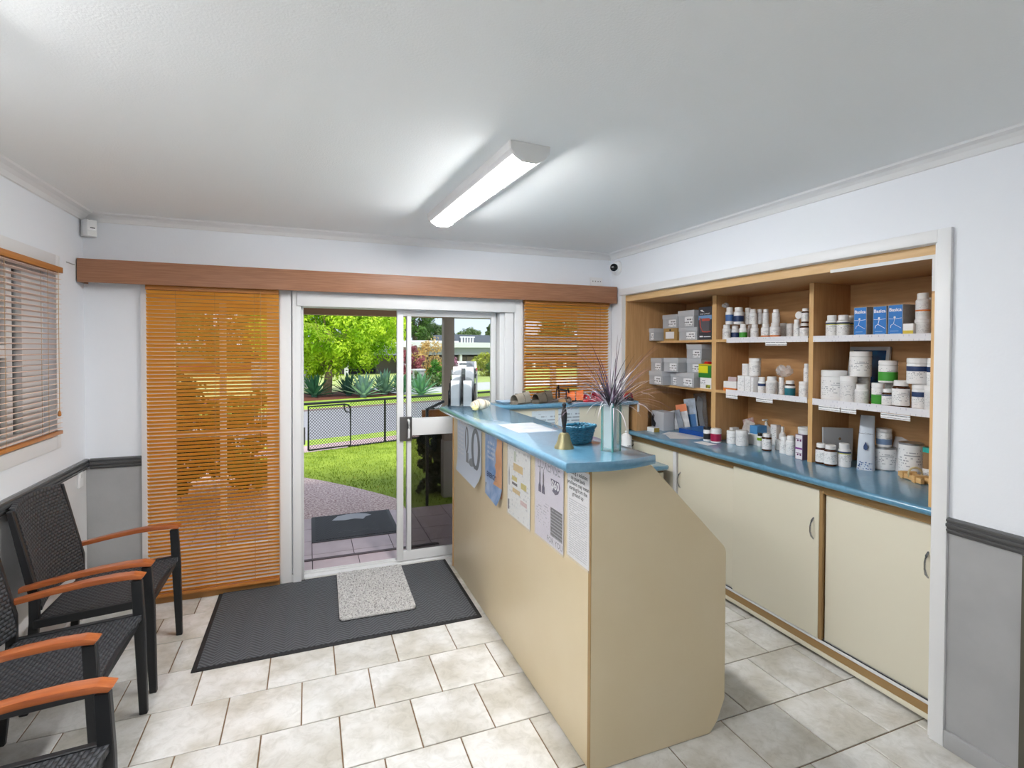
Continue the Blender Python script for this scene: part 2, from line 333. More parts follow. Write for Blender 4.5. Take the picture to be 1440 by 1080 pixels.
# sliding leaf
dp('stile', .604, 3.885, .018, .651, 3.918, 1.885); dp('stile', 1.338, 3.885, .018, 1.372, 3.918, 1.885)
dp('bottom_rail', .651, 3.887, .018, 1.338, 3.916, .088); dp('mid_rail', .709, 3.884, .951, 1.338, 3.92, 1.079); dp('top_rail', .651, 3.887, 1.84, 1.338, 3.916, 1.885)
dp('stile', .678, 3.886, .088, .709, 3.917, 1.84)
dp('pane', .709, 3.899, 1.079, 1.338, 3.903, 1.84, M['glass'], 0); dp('pane', .709, 3.899, .088, 1.338, 3.903, .951, M['tint'], 0)
# fixed leaf
dp('stile', 1.376, 3.93, .018, 1.395, 3.962, 1.885); dp('pane', .70, 3.944, .03, 1.376, 3.948, 1.86, M['glass'], 0); dp('bottom_rail', .70, 3.93, .018, 1.376, 3.962, .05); dp('stile', .682, 3.93, .018, .70, 3.962, 1.885)
lk = dp('lock_plate', .622, 3.872, .914, .712, 3.885, 1.094, M['steel'])
bm = bm_new(); add_tube(bm, [(.684, 3.87, .935), (.684, 3.845, .945), (.684, 3.842, 1.0), (.684, 3.845, 1.063), (.684, 3.87, 1.073)], .008, 8)
h_ = obj('handle', mesh('handle', bm, smooth=True), M['alu'], lk); h_.location = -(Vector(lk.location)+Vector(dr.location))
dp('latch_keeper', -.036, 3.875, .93, -.026, 3.895, 1.05, M['steel'])

# ------------------------------------------------------------------ pelmet and blinds
pl = empty('pelmet', ((XL+XR)/2, 3.78, 1.98), 'long walnut-brown timber pelmet across the front wall', 'pelmet')
rel(box('face_board', XL+.006, 3.725, 1.98, 2.385, 3.743, 2.117, M['pelmet'], bevel=.003), pl)
rel(box('end_return', 2.367, 3.743, 1.98, 2.385, D-.001, 2.117, M['pelmet']), pl); rel(box('end_return', XL+.006, 3.743, 1.98, XL+.024, D-.001, 2.117, M['pelmet']), pl)
rel(box('top_board', XL+.024, 3.743, 2.099, 2.367, D-.001, 2.117, M['pelmet']), pl)
def slat_mesh(w, d=.025):
    bm = bm_new(); n = 4; rows = []
    for k in (0, 1):
        for i in range(n+1):
            t = -d/2+d*i/n; zc = .0016*(1-(2*t/d)**2) + (k-.5)*.0022
            rows.append([bm.verts.new((sx*w/2, t, zc)) for sx in (-1, 1)])
    B, T = rows[:n+1], rows[n+1:]
    for i in range(n):
        bm.faces.new((B[i][0], B[i+1][0], B[i+1][1], B[i][1])); bm.faces.new((T[i][0], T[i][1], T[i+1][1], T[i+1][0]))
    bm.faces.new((B[0][0], B[0][1], T[0][1], T[0][0])); bm.faces.new((B[n][1], B[n][0], T[n][0], T[n][1]))
    for s in (0, 1): bm.faces.new([v[s] for v in B]+[v[s] for v in T[::-1]])
    return mesh('slat', bm)
def blind(name, w, z0, z1, loc, rot, label, tilt, pitch, m, mrail, cords, pullx, pullz):
    e = empty(name, loc, label, 'blind', rot)
    me = slat_mesh(w); n = int((z1-z0-.05)/pitch)+1
    for i in range(n): obj('slat', me, m, e, (0, 0, z0+.03+i*pitch), (tilt, 0, 0))
    box('bottom_rail', -w/2, -.014, z0, w/2, .014, z0+.018, mrail, e, bevel=.003)
    box('head_rail', -w/2, -.02, z1-.03, w/2, .02, z1, mrail, e, bevel=.002)
    for cx in cords:
        for yy in (-.0135, .0135):
            bm = bm_new(); add_tube(bm, [(cx, yy, z0+.01), (cx, yy, z1-.02)], .0008, 5); obj('ladder_cord', mesh('ladder_cord', bm), M['cord'], e)
    bm = bm_new(); add_tube(bm, [(pullx, -.024, pullz), (pullx, -.024, z1-.02)], .0013, 5); pc = obj('pull_cord', mesh('pull_cord', bm), M['cord'], e)
    bm = bm_new(); add_lathe(bm, [(.002, .03), (.006, .022), (.008, .006), (.005, 0)], 10, (pullx, -.024, pullz-.028)); obj('tassel', mesh('tassel', bm, smooth=True), mrail, pc)
    return e
TILT = math.radians(-46)
blind('venetian_blind', .742, .048, 1.985, (-.558, 3.79, 0), (0,0,0), 'tall orange timber venetian blind left of the sliding door', TILT, .0236, M['slat'], M['slatrail'], (-.215, .0, .225), .265, 1.05)
blind('venetian_blind', .762, 1.205, 1.985, (1.96, 3.79, 0), (0,0,0), 'short orange timber venetian blind above the shoe ledge', TILT*.78, .0236, M['slat'], M['slatrail'], (-.22, .03, .25), .29, 1.45)
blind('venetian_blind', 1.12, 1.142, 2.022, (XL+.022, 2.885, 0), (0,0,PI/2), 'pinkish timber venetian blind on the left wall window', math.radians(-9), .0262, M['slat_l'], M['slatrail'], (-.4, 0, .40), .49, 1.27)

# ------------------------------------------------------------------ ceiling batten light and added fill batten
def batten(loc, rz, label, strength):
    e = empty('ceiling_light', loc, label, 'light', (0,0,rz))
    bm = bm_new(); add_prism(bm, [(-.086, 0), (.086, 0), (.084, -.030), (.070, -.046), (.060, -.046), (.060, -.03), (-.060, -.03), (-.060, -.046), (-.070, -.046), (-.084, -.030)], 1, -.60, .60); obj('housing', mesh('housing', bm), M['alu'], e)
    for s in (-1, 1):
        bm = bm_new(); add_prism(bm, [(-.086, -.001), (.086, -.001), (.084, -.030), (.062, -.056), (.030, -.072), (-.030, -.072), (-.062, -.056), (-.084, -.030)], 1, s*.588, s*.604); obj('end_cap', mesh('end_cap', bm), M['pale'], e)
    em = mat('lamp diffuser', (255,255,255), .4, emit=strength)
    for a, b in ((-.586, -.006), (.006, .586)):
        bm = bm_new(); add_prism(bm, [(.056*math.cos(PI+PI*i/10), -.040+.031*math.sin(PI+PI*i/10)) for i in range(11)], 1, a, b); obj('diffuser', mesh('diffuser', bm, smooth=True), em, e)
    bm = bm_new(); add_prism(bm, [(.057*math.cos(PI+PI*i/10), -.040+.032*math.sin(PI+PI*i/10)) for i in range(11)], 1, -.006, .006); obj('joint_band', mesh('joint_band', bm), M['pale'], e)
    return e
batten((.772, 2.475, H), math.radians(3.0), 'lit white batten light on the ceiling', LAMP)
batten((-.86, 1.05, H), 0, 'added unseen fill light shaped as a batten, left of the viewer', FILL_LAMP)  # unseen lamp added to brighten the counter front and the room

# ------------------------------------------------------------------ recessed shelving unit
XF, XS, XBK, ZW, ZT, ZL_ = 2.436, 2.74, 3.045, .943, 1.673, 1.310
su = empty('shelving_unit', (2.75, 2.53, ZW), 'built-in beech shelving unit with three bays in the right wall', 'shelving')
def sp_(n, x0, y0, z0, x1, y1, z1, m, bevel=.001): return rel(box(n, x0, y0, z0, x1, y1, z1, m, bevel=bevel), su)
sp_('end_panel', XF, 3.664, ZW, XBK, 3.684, 2.04, M['beech']); sp_('end_panel', XF, 1.374, ZW, XBK, 1.402, 2.04, M['beech'])
sp_('edge_strip', XF-.004, 3.664, ZW, XF, 3.684, 2.04, M['beech_e'], 0); sp_('edge_strip', XF-.004, 1.374, ZW, XF, 1.402, 1.84, M['beech_e'], 0); sp_('white_tape', XF-.004, 1.374, 1.85, XF, 1.402, 2.0, M['pale'], 0)
sp_('top_board', XF+.018, 1.402, 1.992, XBK, 3.664, 2.01, M['beech_h']); sp_('front_rail', XF-.002, 1.374, 1.992, XF+.018, 3.684, 2.045, mat('beech front rail', (214,176,124), .45, rgb2=(222,186,136), scale=5, stretch=(14,1.2,14)))
sp_('white_tape', XF-.005, 1.39, 1.986, XF-.002, 1.86, 2.002, M['pale'], 0)
sp_('back_panel', XBK, 1.374, ZW, XBK+.012, 3.684, 2.01, M['beech_h'])
for y0, y1 in ((2.974, 3.017), (2.196, 2.224)):
    d_ = sp_('divider', XS, y0, ZW, XBK, y1, 1.992, M['beech']); sp_('edge_strip', XS-.002, y0, ZW, XS, y1, 1.992, M['beech_e'], 0)
shelves = {}
for bay, (a, b) in dict(left=(3.017, 3.664), mid=(2.224, 2.974), right=(1.402, 2.196)).items():
    for nm, z in (('t', ZT), ('l', ZL_)):
        s = sp_('shelf', XS+.001, a, z-.018, XBK, b, z, M['beech_h']); shelves[bay+nm] = s
        e_ = box('edge_strip', XS-.002, a, z-.018, XS+.001, b, z, M['beech_e']); e_.parent = s; e_.location = e_.location-Vector(s.location)-Vector(su.location)
M['strip'] = mat_print('shelf label strip', (232,232,236), (206,206,214), rows=1.6, amount=.4, cols=26)
M['tag'] = mat_print('hanging shelf label', (244,244,244), (90,90,96), rows=1.5, amount=.6, cols=9, zlo=.2, zhi=.8)
def strip(key, y0, y1, z0, z1, m, name='label_strip', x=XS-.006):
    s = shelves[key]; o = box(name, x, y0, z0, x+.003, y1, z1, m); o.parent = s; o.location = o.location-Vector(s.location)-Vector(su.location)
strip('midt', 2.228, 2.87, 1.649, 1.684, M['strip']); strip('midl', 2.228, 2.87, 1.288, 1.322, M['strip']); strip('rightt', 1.55, 2.194, 1.648, 1.683, M['strip']); strip('rightl', 1.56, 2.194, 1.283, 1.320, M['strip'])
for key, y0, y1, z0 in (('midt', 2.37, 2.53, 1.628), ('midl', 2.76, 2.865, 1.262), ('midl', 2.47, 2.60, 1.262), ('rightl', 2.02, 2.15, 1.258), ('rightl', 1.93, 2.015, 1.258), ('rightl', 1.66, 1.80, 1.255)):
    strip(key, y0, y1, z0, z0+.026, M['tag'], 'hanging_label', XS-.010)
sp_('support_block', 2.452, 3.535, ZW, 2.56, 3.655, 1.15, M['beech'])

# worktop with rolled front edge
def rounded_top(name, x0, x1, y0, y1, z1, th, m, label, cat='worktop'):
    """slab along y with bullnose on its x0 edge"""
    r_ = th/2; pts = [(x1, z1-th), (x1, z1)] + [(x0+r_-r_*math.sin(PI*i/8), z1-r_+r_*math.cos(PI*i/8)) for i in range(9)]
    bm = bm_new(); add_prism(bm, pts, 1, y0, y1); return obj(name, mesh(name, bm, smooth=True), m, label=label, cat=cat)
rounded_top('worktop', 2.405, XBK+.012, 1.374, 3.684, ZW, .034, M['blue'], 'blue laminate worktop below the recessed shelves')
bc = empty('base_cabinet', (2.75, 2.53, 0), 'long low cabinet with cream sliding doors under the blue worktop', 'cabinet')
def cb_(n, x0, y0, z0, x1, y1, z1, m, bevel=.0015): return rel(box(n, x0, y0, z0, x1, y1, z1, m, bevel=bevel), bc)
cb_('carcass', 2.50, 1.376, .06, 3.04, 3.682, ZW-.034, M['beech_h']); cb_('kick_board', 2.525, 1.376, 0, 2.54, 3.682, .06, M['cream'])
cb_('top_rail', 2.462, 1.376, .862, 2.50, 3.682, ZW-.034, M['brownrail']); cb_('bottom_rail', 2.462, 1.376, .045, 2.50, 3.682, .09, M['brownrail']); cb_('lower_edge', 2.458, 1.376, .022, 2.525, 3.682, .045, M['cream'])
cb_('door_track', 2.455, 1.376, .09, 2.50, 3.682, .10, M['alu']); cb_('track_groove', 2.466, 1.376, .10, 2.472, 3.682, .104, M['blackp'])
def cdoor(x, y0, y1, z0, z1, hy, hz):
    d = cb_('door', x, y0, z0, x+.012, y1, z1, M['cream'])
    if hy:
        bm = bm_new(); add_tube(bm, [(x+.002, hy, hz-.056), (x-.012, hy, hz-.042), (x-.022, hy, hz-.015), (x-.022, hy, hz+.015), (x-.012, hy, hz+.042), (x+.002, hy, hz+.056)], [.004, .006, .0055, .0055, .006, .004], 8, ry=.0035)
        h = obj('handle', mesh('handle', bm, smooth=True), M['chrome'], d); h.location = -(Vector(d.location)+Vector(bc.location))
    return d
cdoor(2.476, 3.108, 3.68, .104, .862, None, 0); cb_('door_edge', 2.470, 3.07, .104, 2.49, 3.104, .862, M['alu'])
cdoor(2.476, 2.46, 3.055, .104, .866, 3.03, .665)
d2 = cdoor(2.458, 1.925, 2.51, .104, .878, 1.957, .668)
cb_('door_edge', 2.458, 1.905, .104, 2.476, 1.923, .895, M['brownrail']); cb_('pelmet_rail', 2.456, 1.905, .880, 2.474, 2.52, .896, M['brownrail'])
cdoor(2.476, 1.378, 1.90, .104, .864, 1.424, .680)
# ------------------------------------------------------------------ reception counter
CF, CYN, CYF, ZC = .985, 1.70, 3.70, 1.19
rc = empty('reception_counter', (1.3, 2.6, 0), 'cream reception counter with angled end panel', 'counter')
rel(box('front_panel', CF, CYN+.02, .004, CF+.022, CYF, ZC-.036, M['laminate'], bevel=.0015), rc)
bm = bm_new()
add_prism(bm, [(CF-.001, .002), (1.553, .002), (1.563, .012), (1.592, .046), (1.626, .122), (1.630, .135), (1.630, .752), (1.627, .765), (1.618, .78), (1.245, 1.1545), (CF-.001, 1.1545)], 1, CYN, CYN+.02)
rel(obj('end_panel', mesh('end_panel', bm, bevel=.0015, seg=1), M['laminate']), rc)
rel(box('end_edging', CF-.003, CYN+.0, .004, CF-.001, CYN+.02, ZC-.037, mat('tan edging', (172,140,92), .5)), rc)
rel(box('far_post', CF-.006, CYF, .004, CF+.022, CYF+.012, ZC-.036, M['beech_e']), rc)
rel(box('ledge_panel', 1.25, 3.56, .60, 2.395, 3.575, ZC-.036, M['cream']), rc)
# L-shaped counter top and shoe ledge
ct = empty('counter_top', (1.06, 2.6, ZC-.035), 'pale blue laminate counter top with rounded edges, running on to the shoe ledge', 'counter top')
th = .035; rr_ = th/2
def slab_outline(pts, z1, th, name, m, parent, n=6, flat=()):
    """flat slab with rounded rim from an outline (ccw)"""
    bm = bm_new(); rings = []; r_ = th/2; P = [Vector(p) for p in pts]; k = len(P)
    nrm = []
    for i in range(k):
        a = (P[i]-P[i-1]).normalized(); b = (P[(i+1) % k]-P[i]).normalized(); t = (a+b)
        t = t.normalized() if t.length > 1e-6 else a; s = 1/max(.5, t.dot(a)); nrm.append(Vector((t.y, -t.x))*s)
    for j in range(n+1):
        an = -PI/2+PI*j/n; off = r_*(math.cos(an)-1); zz = z1-r_+r_*math.sin(an)
        rings.append([bm.verts.new((P[i].x+nrm[i].x*off*(.12 if i in flat else 1), P[i].y+nrm[i].y*off*(.12 if i in flat else 1), zz)) for i in range(k)])
    for j in range(n):
        for i in range(k):
            bm.faces.new((rings[j][i], rings[j][(i+1) % k], rings[j+1][(i+1) % k], rings[j+1][i]))
    bm.faces.new(rings[0][::-1]); bm.faces.new(rings[-1])
    return rel(obj(name, mesh(name, bm, smooth=True), m), parent)
end = []
for i in range(13):
    t = i/12; x = .862+(1.258-.862)*t; end.append((x, 1.672+.012*t-.035*math.sin(PI*t)))
slab_outline([(.856, 3.60)]+[(.856, 1.69)]+end+[(1.264, 1.70), (1.27, 3.72), (1.16, 3.745), (.93, 3.715)], ZC, th, 'top', M['blue_c'], ct, flat=set(range(2, 15)))
slab_outline([(1.272, 3.53), (2.47, 3.53), (2.47, 3.66), (2.392, 3.66), (2.392, 3.775), (1.272, 3.775)], ZC, th, 'ledge', M['blue'], ct)
# lower desk behind
dk = empty('desk', (1.8, 3.3, 0), 'lower blue-topped desk behind the reception counter', 'desk')
slab_outline([(1.012, 1.73), (1.56, 1.73), (1.58, 1.76), (1.58, 3.06), (2.39, 3.06), (2.425, 3.09), (2.425, 3.55), (1.012, 3.55)], .765, .033, 'desk_top', M['blue'], dk)
rel(box('modesty_panel', 1.03, 3.53, .0, 2.39, 3.545, .73, M['beech_h']), dk)
pd = empty('drawer_pedestal', (2.2, 3.35, 0), 'cream drawer pedestal under the right end of the desk', 'drawers')
rel(box('body', 1.98, 3.12, 0, 2.40, 3.52, .728, mat('brown pedestal board', (120,92,60), .5), bevel=.002), pd)
for z in (.05, .28, .51):
    d = rel(box('drawer', 1.99, 3.104, z, 2.39, 3.12, z+.20, M['cream'], bevel=.002), pd)
    bm = bm_new(); add_tube(bm, [(-.05, 0, .12), (-.045, -.02, .12), (.045, -.02, .12), (.05, 0, .12)], .004, 8); obj('handle', mesh('handle', bm, smooth=True), M['chrome'], d, (0, -.008, 0))
# papers taped to ledge panel
pm = mat_print('notice print', (206,218,226), (150,160,170), rows=11, amount=.5, cols=3, zlo=.1, zhi=.92)
for x0, x1, z0, z1, lb in ((1.545, 1.735, .86, 1.135, 'pale blue notice taped under the shoe ledge, left one'), (1.765, 1.945, .87, 1.148, 'pale blue notice taped under the shoe ledge, right one')):
    box('notice', x0, 3.557, z0, x1, 3.5595, z1, pm, label=lb, cat='notice', group='notices under the shoe ledge')

# ------------------------------------------------------------------ posters on the counter front
def poster(y_near, y_far, z0, z1, label, build, curl=.0, curl_side=0):
    e = empty('poster', (CF-.002, (y_near+y_far)/2, z0), label, 'poster', group='posters on the counter front')
    w, h = y_far-y_near, z1-z0
    n = 8; bm = bm_new(); rows = []
    for j in range(n+1):
        row = []
        for i in range(n+1):
            u, v = i/n, j/n   # u: far(left in photo)->near ; v up
            lift = curl*max(0, 1-v*4.2)**1.4*(u if curl_side else .25+.75*u)
            row.append((-.0015-lift, (u-.5)*-w, v*h+lift*.12))
        rows.append(row)
    for k in (0, 1):
        V = [[bm.verts.new((p[0]-k*.0012, p[1], p[2])) for p in row] for row in rows]
        for j in range(n):
            for i in range(n): bm.faces.new((V[j][i], V[j][i+1], V[j+1][i+1], V[j+1][i]))
    sh = mesh('sheet', bm, smooth=True, normals=False)
    sheet = obj('sheet', sh, None, e)
    build(e, sheet, w, h)
    box('plastic_sleeve', -.0050, -w/2-.006, -.008, -.0044, w/2+.006, h+.004, M['sleeve'], e) if curl < .01 else None
    return e
def flat(e, name, m, u0, u1, v0, v1, w, h, d=.0034):
    """print patch; u from far edge (0) to near edge (1), v from bottom"""
    bm = bm_new(); vs_ = [bm.verts.new((-d, (.5-u)*w, v*h)) for u, v in ((u0, v0), (u1, v0), (u1, v1), (u0, v1))]; bm.faces.new(vs_)
    return obj(name, mesh(name, bm, normals=False), m, e)
def ptext(e, s, size, u, v, w, h, m, bold=.0, align='CENTER', d=.0036, sx=1.0):
    o = obj('lettering', text_mesh(s, size, align, 0, 1.0, bold), m, e, (-d, (.5-u)*w, v*h), (PI/2, 0, -PI/2)); o.scale = (sx, 1, 1); return o
def poly(e, name, pts, m, w, h, d=.0035):
    bm = bm_new(); bm.faces.new([bm.verts.new((-d, (.5-u)*w, v*h)) for u, v in pts]); return obj(name, mesh(name, bm, normals=False), m, e)
BL = lambda n, c, r=.5, **k: mat(n, c, r, **k)
grey1 = BL('poster grey', (150,156,164)); lightb = BL('poster pale blue', (216,226,240)); whiteink = BL('white ink', (246,246,250)); midb = BL('poster sky blue', (120,156,206), rgb2=(190,208,234), scale=9)
skin = BL('poster skin tone', (216,160,120), rgb2=(236,190,150), scale=6); tan = BL('poster tan', (226,196,130)); yel = BL('poster yellow', (222,206,110)); lav = BL('poster lavender', (228,222,236), rgb2=(238,234,242), scale=4); dgrey = BL('poster charcoal', (76,74,84)); purple = BL('poster purple', (58,44,92))
def p1(e, sh, w, h):
    sh.data.materials.append(lightb)
    ptext(e, 'CHRONIC', .05, .34, .93, w, h, whiteink, bold=.001)
    for i in range(7): ptext(e, 'Relief Support', .024, .17, .82-.075*i, w, h, whiteink)
    def ring(cx, cy, rx, ry, t, mm):
        bm = bm_new(); n = 28
        for i in range(n):
            a0, a1 = 2*PI*i/n, 2*PI*(i+1)/n
            q = [bm.verts.new((-.0036, (.5-(cx+(rx-s)*math.cos(a)))*w, (cy+(ry-s)*math.sin(a))*h)) for a, s in ((a0, 0), (a1, 0), (a1, t), (a0, t))]; bm.faces.new(q)
        obj('picture', mesh('picture', bm, normals=False), mm, e)
    ring(.79, .58, .17, .36, .085, BL('poster mid grey', (128,134,142))); ring(.43, .66, .075, .24, .045, BL('poster mid grey', (128,134,142))); flat(e, 'picture', grey1, .40, .50, .26, .44, w, h)
    poly(e, 'picture', [(.50, .28), (.60, .23), (.72, .27), (.66, .40), (.56, .36)], grey1, w, h)
def p2(e, sh, w, h):
    sh.data.materials.append(midb)
    poly(e, 'picture', [(.72, .98), (.86, .99), (1, 1), (1, .10), (.70, .10), (.42, .17), (.60, .32), (.66, .45), (.60, .53), (.66, .60), (.62, .72), (.70, .84)], skin, w, h)
    for i, t in enumerate(('be free of', 'nail troubles', 'safe, simple', 'treatment')): ptext(e, t, .028, .36, .84-.075*i, w, h, whiteink)
    ptext(e, 'ENERGY?', .042, .40, .33, w, h, BL('poster navy ink', (40,60,110)), bold=.001)
    flat(e, 'picture', grey1, .03, .62, .10, .18, w, h)
def p3(e, sh, w, h):
    sh.data.materials.append(BL('poster white', (248,250,248)))
    pr = mat_print('poster fine print', (248,250,248), (214,217,220), rows=16, amount=.42, cols=4)
    flat(e, 'print', pr, .06, .94, .03, .96, w, h, .0033)
    flat(e, 'picture', BL('poster sage', (206,216,196)), .30, .40, .76, .90, w, h)
    flat(e, 'picture', tan, .28, .70, .64, .74, w, h); flat(e, 'picture', yel, .22, .45, .50, .56, w, h); flat(e, 'picture', yel, .62, .86, .45, .53, w, h); flat(e, 'picture', dgrey, .22, .46, .44, .475, w, h); flat(e, 'picture', tan, .24, .58, .34, .40, w, h); flat(e, 'picture', BL('poster rose', (226,196,196)), .60, .88, .24, .30, w, h); flat(e, 'picture', dgrey, .03, .09, .06, .20, w, h)
    poly(e, 'picture', [(.06, .40), (.10, .40), (.11, .56), (.08, .70), (.05, .56)], grey1, w, h)
def p4(e, sh, w, h):
    sh.data.materials.append(lav)
    ptext(e, 'LUXENSE', .072, .5, .92, w, h, BL('poster silver ink', (150,150,160)), sx=.78)
    for u, t in ((.19, .90), (.32, .86)):
        flat(e, 'picture', dgrey, u-.025, u+.025, .66, .80, w, h); poly(e, 'picture', [(u-.015, .80), (u+.015, .80), (u+.008, t), (u-.008, t)], BL('poster black ink', (34,32,38)), w, h); poly(e, 'picture', [(u-.055, .56), (u+.055, .56), (u+.05, .64), (u+.02, .68), (u-.02, .68), (u-.05, .64)], purple, w, h)
    poly(e, 'picture', [(.58, .80), (.86, .80), (.90, .74), (.84, .66), (.74, .63), (.64, .66)], purple, w, h); ptext(e, '$60', .050, .735, .735, w, h, whiteink, bold=.0015, d=.0039)
    flat(e, 'print', mat_print('poster dark print', (70,68,76), (150,150,156), rows=9, amount=.62, cols=2.2), .58, .97, .12, .46, w, h)
    flat(e, 'print', mat_print('poster small print', (234,229,240), (186,182,194), rows=9, amount=.45, cols=3), .06, .52, .18, .48, w, h)
    ptext(e, 'FOR YOU', .036, .72, .06, w, h, BL('poster grey ink', (120,120,130)))
def p5(e, sh, w, h):
    sh.data.materials.append(BL('bright notice paper', (248,248,250)))
    for i, t in enumerate(('Finding a solution', 'to your back', 'problems may mean', 'starting from the', 'ground up')): ptext(e, t, .0215, .5, .945-.058*i, w, h, M['ink'], bold=.0006)
    flat(e, 'print', mat_print('leaflet fine print', (248,248,250), (196,196,200), rows=26, amount=.60, cols=2.5), .08, .92, .04, .66, w, h)
poster(3.03, 3.58, .745, 1.12, 'pale blue poster with a grey loop, furthest along the counter front', p1, .045)
poster(2.66, 2.955, .74, 1.115, 'blue poster with skin-toned figure on the counter front', p2, .035, 1)
poster(2.275, 2.575, .735, 1.115, 'white product poster with yellow panels on the counter front', p3)
poster(1.925, 2.215, .745, 1.112, 'lavender poster with two bottles and price badge on counter front', p4)
poster(1.712, 1.888, .765, 1.130, 'white text notice about back problems nearest the counter corner', p5)

# ------------------------------------------------------------------ things on the counter
def thing(name, loc, label, cat, rz=0, group=None): return empty(name, loc, label, cat, (0, 0, rz), group)
# bell
b_ = thing('hand_bell', (.987, 1.935, ZC), 'brass hand bell with black turned handle on the counter', 'bell')
bm = bm_new(); add_lathe(bm, [(.041, 0), (.0405, .006), (.033, .018), (.027, .034), (.024, .052), (.018, .062), (.006, .066)], 28); obj('bell_body', mesh('bell_body', bm, smooth=True), mat('tarnished brass', (156,148,112), .42, metal=.6), b_)
bm = bm_new(); add_lathe(bm, [(.008, .064), (.0085, .074), (.006, .082), (.0095, .10), (.0125, .125), (.012, .145), (.008, .162), (.006, .172), (.009, .178), (.0075, .186), (.003, .190)], 18); obj('handle', mesh('handle', bm, smooth=True), mat('dark turned wood', (38,36,38), .4), b_)
# basket
bk = thing('basket', (1.105, 2.02, ZC), 'small woven teal-blue basket on the counter', 'basket', .35)
mb = mat('blue woven cane', (24,86,112), .5, rgb2=(38,110,138), scale=40)
n = 56; rows = 9
for j in range(rows):
    z = .006+.066*j/(rows-1); a, c = .050+.018*j/(rows-1), .036+.014*j/(rows-1); bm = bm_new(); pts = []
    for i in range(n+1):
        t = 2*PI*i/n; wv = .0022*math.cos(t*14+(j % 2)*PI); ex = lambda v: math.copysign(abs(v)**.6, v)
        pts.append(((a+wv)*ex(math.cos(t)), (c+wv)*ex(math.sin(t)), z))
    add_tube(bm, pts, .0044, 5, cap=False); obj('weave_row', mesh('weave_row', bm, smooth=True), mb, bk)
for k, (zz, s) in enumerate(((.0745, 1.02),)):
    bm = bm_new(); pts = []
    for i in range(n+1):
        t = 2*PI*i/n; ex = lambda v: math.copysign(abs(v)**.6, v); pts.append((.0715*ex(math.cos(t)), .053*ex(math.sin(t)), zz+.002*math.sin(t*20)))
    add_tube(bm, pts, .0062, 6, cap=False); obj('rim', mesh('rim', bm, smooth=True), mb, bk)
box('basket_base', -.046, -.032, .001, .046, .032, .005, mb, bk)
# glass vase with ornamental grass
vz = thing('vase', (1.140, 1.818, ZC), 'square clear glass vase holding purple-grey ornamental grass', 'vase', math.radians(22))
gl = mat('greenish glass', (205,236,232), .03, alpha=.20, spec=.7); ge = mat('glass edge green', (96,170,164), .1, alpha=.75)
hw, vh = .027, .195
for sx, sy in ((1, 0), (-1, 0), (0, 1), (0, -1)):
    if sx: box('glass_wall', sx*hw-.002, -hw+.004, .0, sx*hw+.002, hw-.004, vh, gl, vz)
    else: box('glass_wall', -hw+.004, sy*hw-.002, .0, hw-.004, sy*hw+.002, vh, gl, vz)
for sx in (-1, 1):
    for sy in (-1, 1): box('glass_edge', sx*(hw-.001)-.003, sy*(hw-.001)-.003, 0, sx*(hw-.001)+.003, sy*(hw-.001)+.003, vh, ge, vz)
box('glass_base', -hw+.004, -hw+.004, 0, hw-.004, hw-.004, .012, gl, vz); box('white_liner', -.021, -.021, .013, .008, .021, .19, M['paper'], vz)
pm1 = mat('grass blade dark', (52,46,54), .5); pm2 = mat('grass blade pale', (206,200,208), .45); pm3 = mat('grass blade mauve', (112,84,112), .5)
rg = random.Random(5)
def blades(count, mm, wid, lmin, lmax, out):
    bm = bm_new()
    for i in range(count):
        az = rg.uniform(0, 2*PI); L_ = rg.uniform(lmin, lmax); sp = rg.uniform(.25, 1.0)*out; dirv = Vector((math.cos(az), math.sin(az), 0)); side = Vector((-dirv.y, dirv.x, 0))
        base = Vector((rg.uniform(-.013, .013), rg.uniform(-.013, .013), .17)); prev = None; w0 = wid*rg.uniform(.7, 1.2); S = 7; p = base.copy(); el = PI/2-sp*.75
        for k in range(S+1):
            w_ = w0*(1-.92*(k/S)**1.5)*(.6+.4*min(1, k)); a = bm.verts.new(p-side*w_); b2 = bm.verts.new(p+side*w_)
            if prev: bm.faces.new((prev[0], prev[1], b2, a))
            prev = (a, b2); el -= sp*.16*(k/S+.35); p = p+(dirv*math.cos(el)+Vector((0, 0, 1))*math.sin(el))*(L_/S); p.z = max(p.z, .012)
    o = obj('grass_blades', mesh('grass_blades', bm, normals=False), mm, vz); o['kind'] = 'stuff'
blades(62, pm1, .0036, .13, .27, 1.4); blades(60, pm2, .0023, .18, .34, 1.75); blades(36, pm3, .0022, .22, .38, 1.6)
# shell ornament
sh = thing('shell_ornament', (1.075, 3.34, ZC), 'white ribbed seashell ornament with yellow tip on the counter', 'shell', .3)
ms = mat('ribbed shell', (232,226,208), .45, rgb2=(160,146,124), scale=3, stretch=(26, 1, 1)); bm = bm_new()
ns, nr = 22, 16; V = []
for i in range(ns+1):
    t = i/ns; row = []; R_ = .040*math.sin(PI*(.12+.80*t))**.7*(1+.10*math.cos(t*62)); 
    for k in range(nr):
        a = 2*PI*k/nr; row.append(bm.verts.new((-.070+.14*t, R_*math.cos(a)*1.0, max(0, .034+.9*R_*math.sin(a)*(1.05 if math.sin(a) > 0 else .9)))))
    V.append(row)
for i in range(ns):
    for k in range(nr): bm.faces.new((V[i][k], V[i][(k+1) % nr], V[i+1][(k+1) % nr], V[i+1][k]))
bm.faces.new(V[0][::-1]); bm.faces.new(V[-1]); obj('shell', mesh('shell', bm, smooth=True), ms, sh)
bm = bm_new(); add_lathe(bm, [(.006, 0), (.020, .006), (.024, .02), (.016, .034), (.004, .04)], 12, (-.056, -.018, 0)); obj('yellow_tip', mesh('yellow_tip', bm, smooth=True), mat('yellow shell', (214,196,110), .5, rgb2=(236,224,170), scale=60), sh)
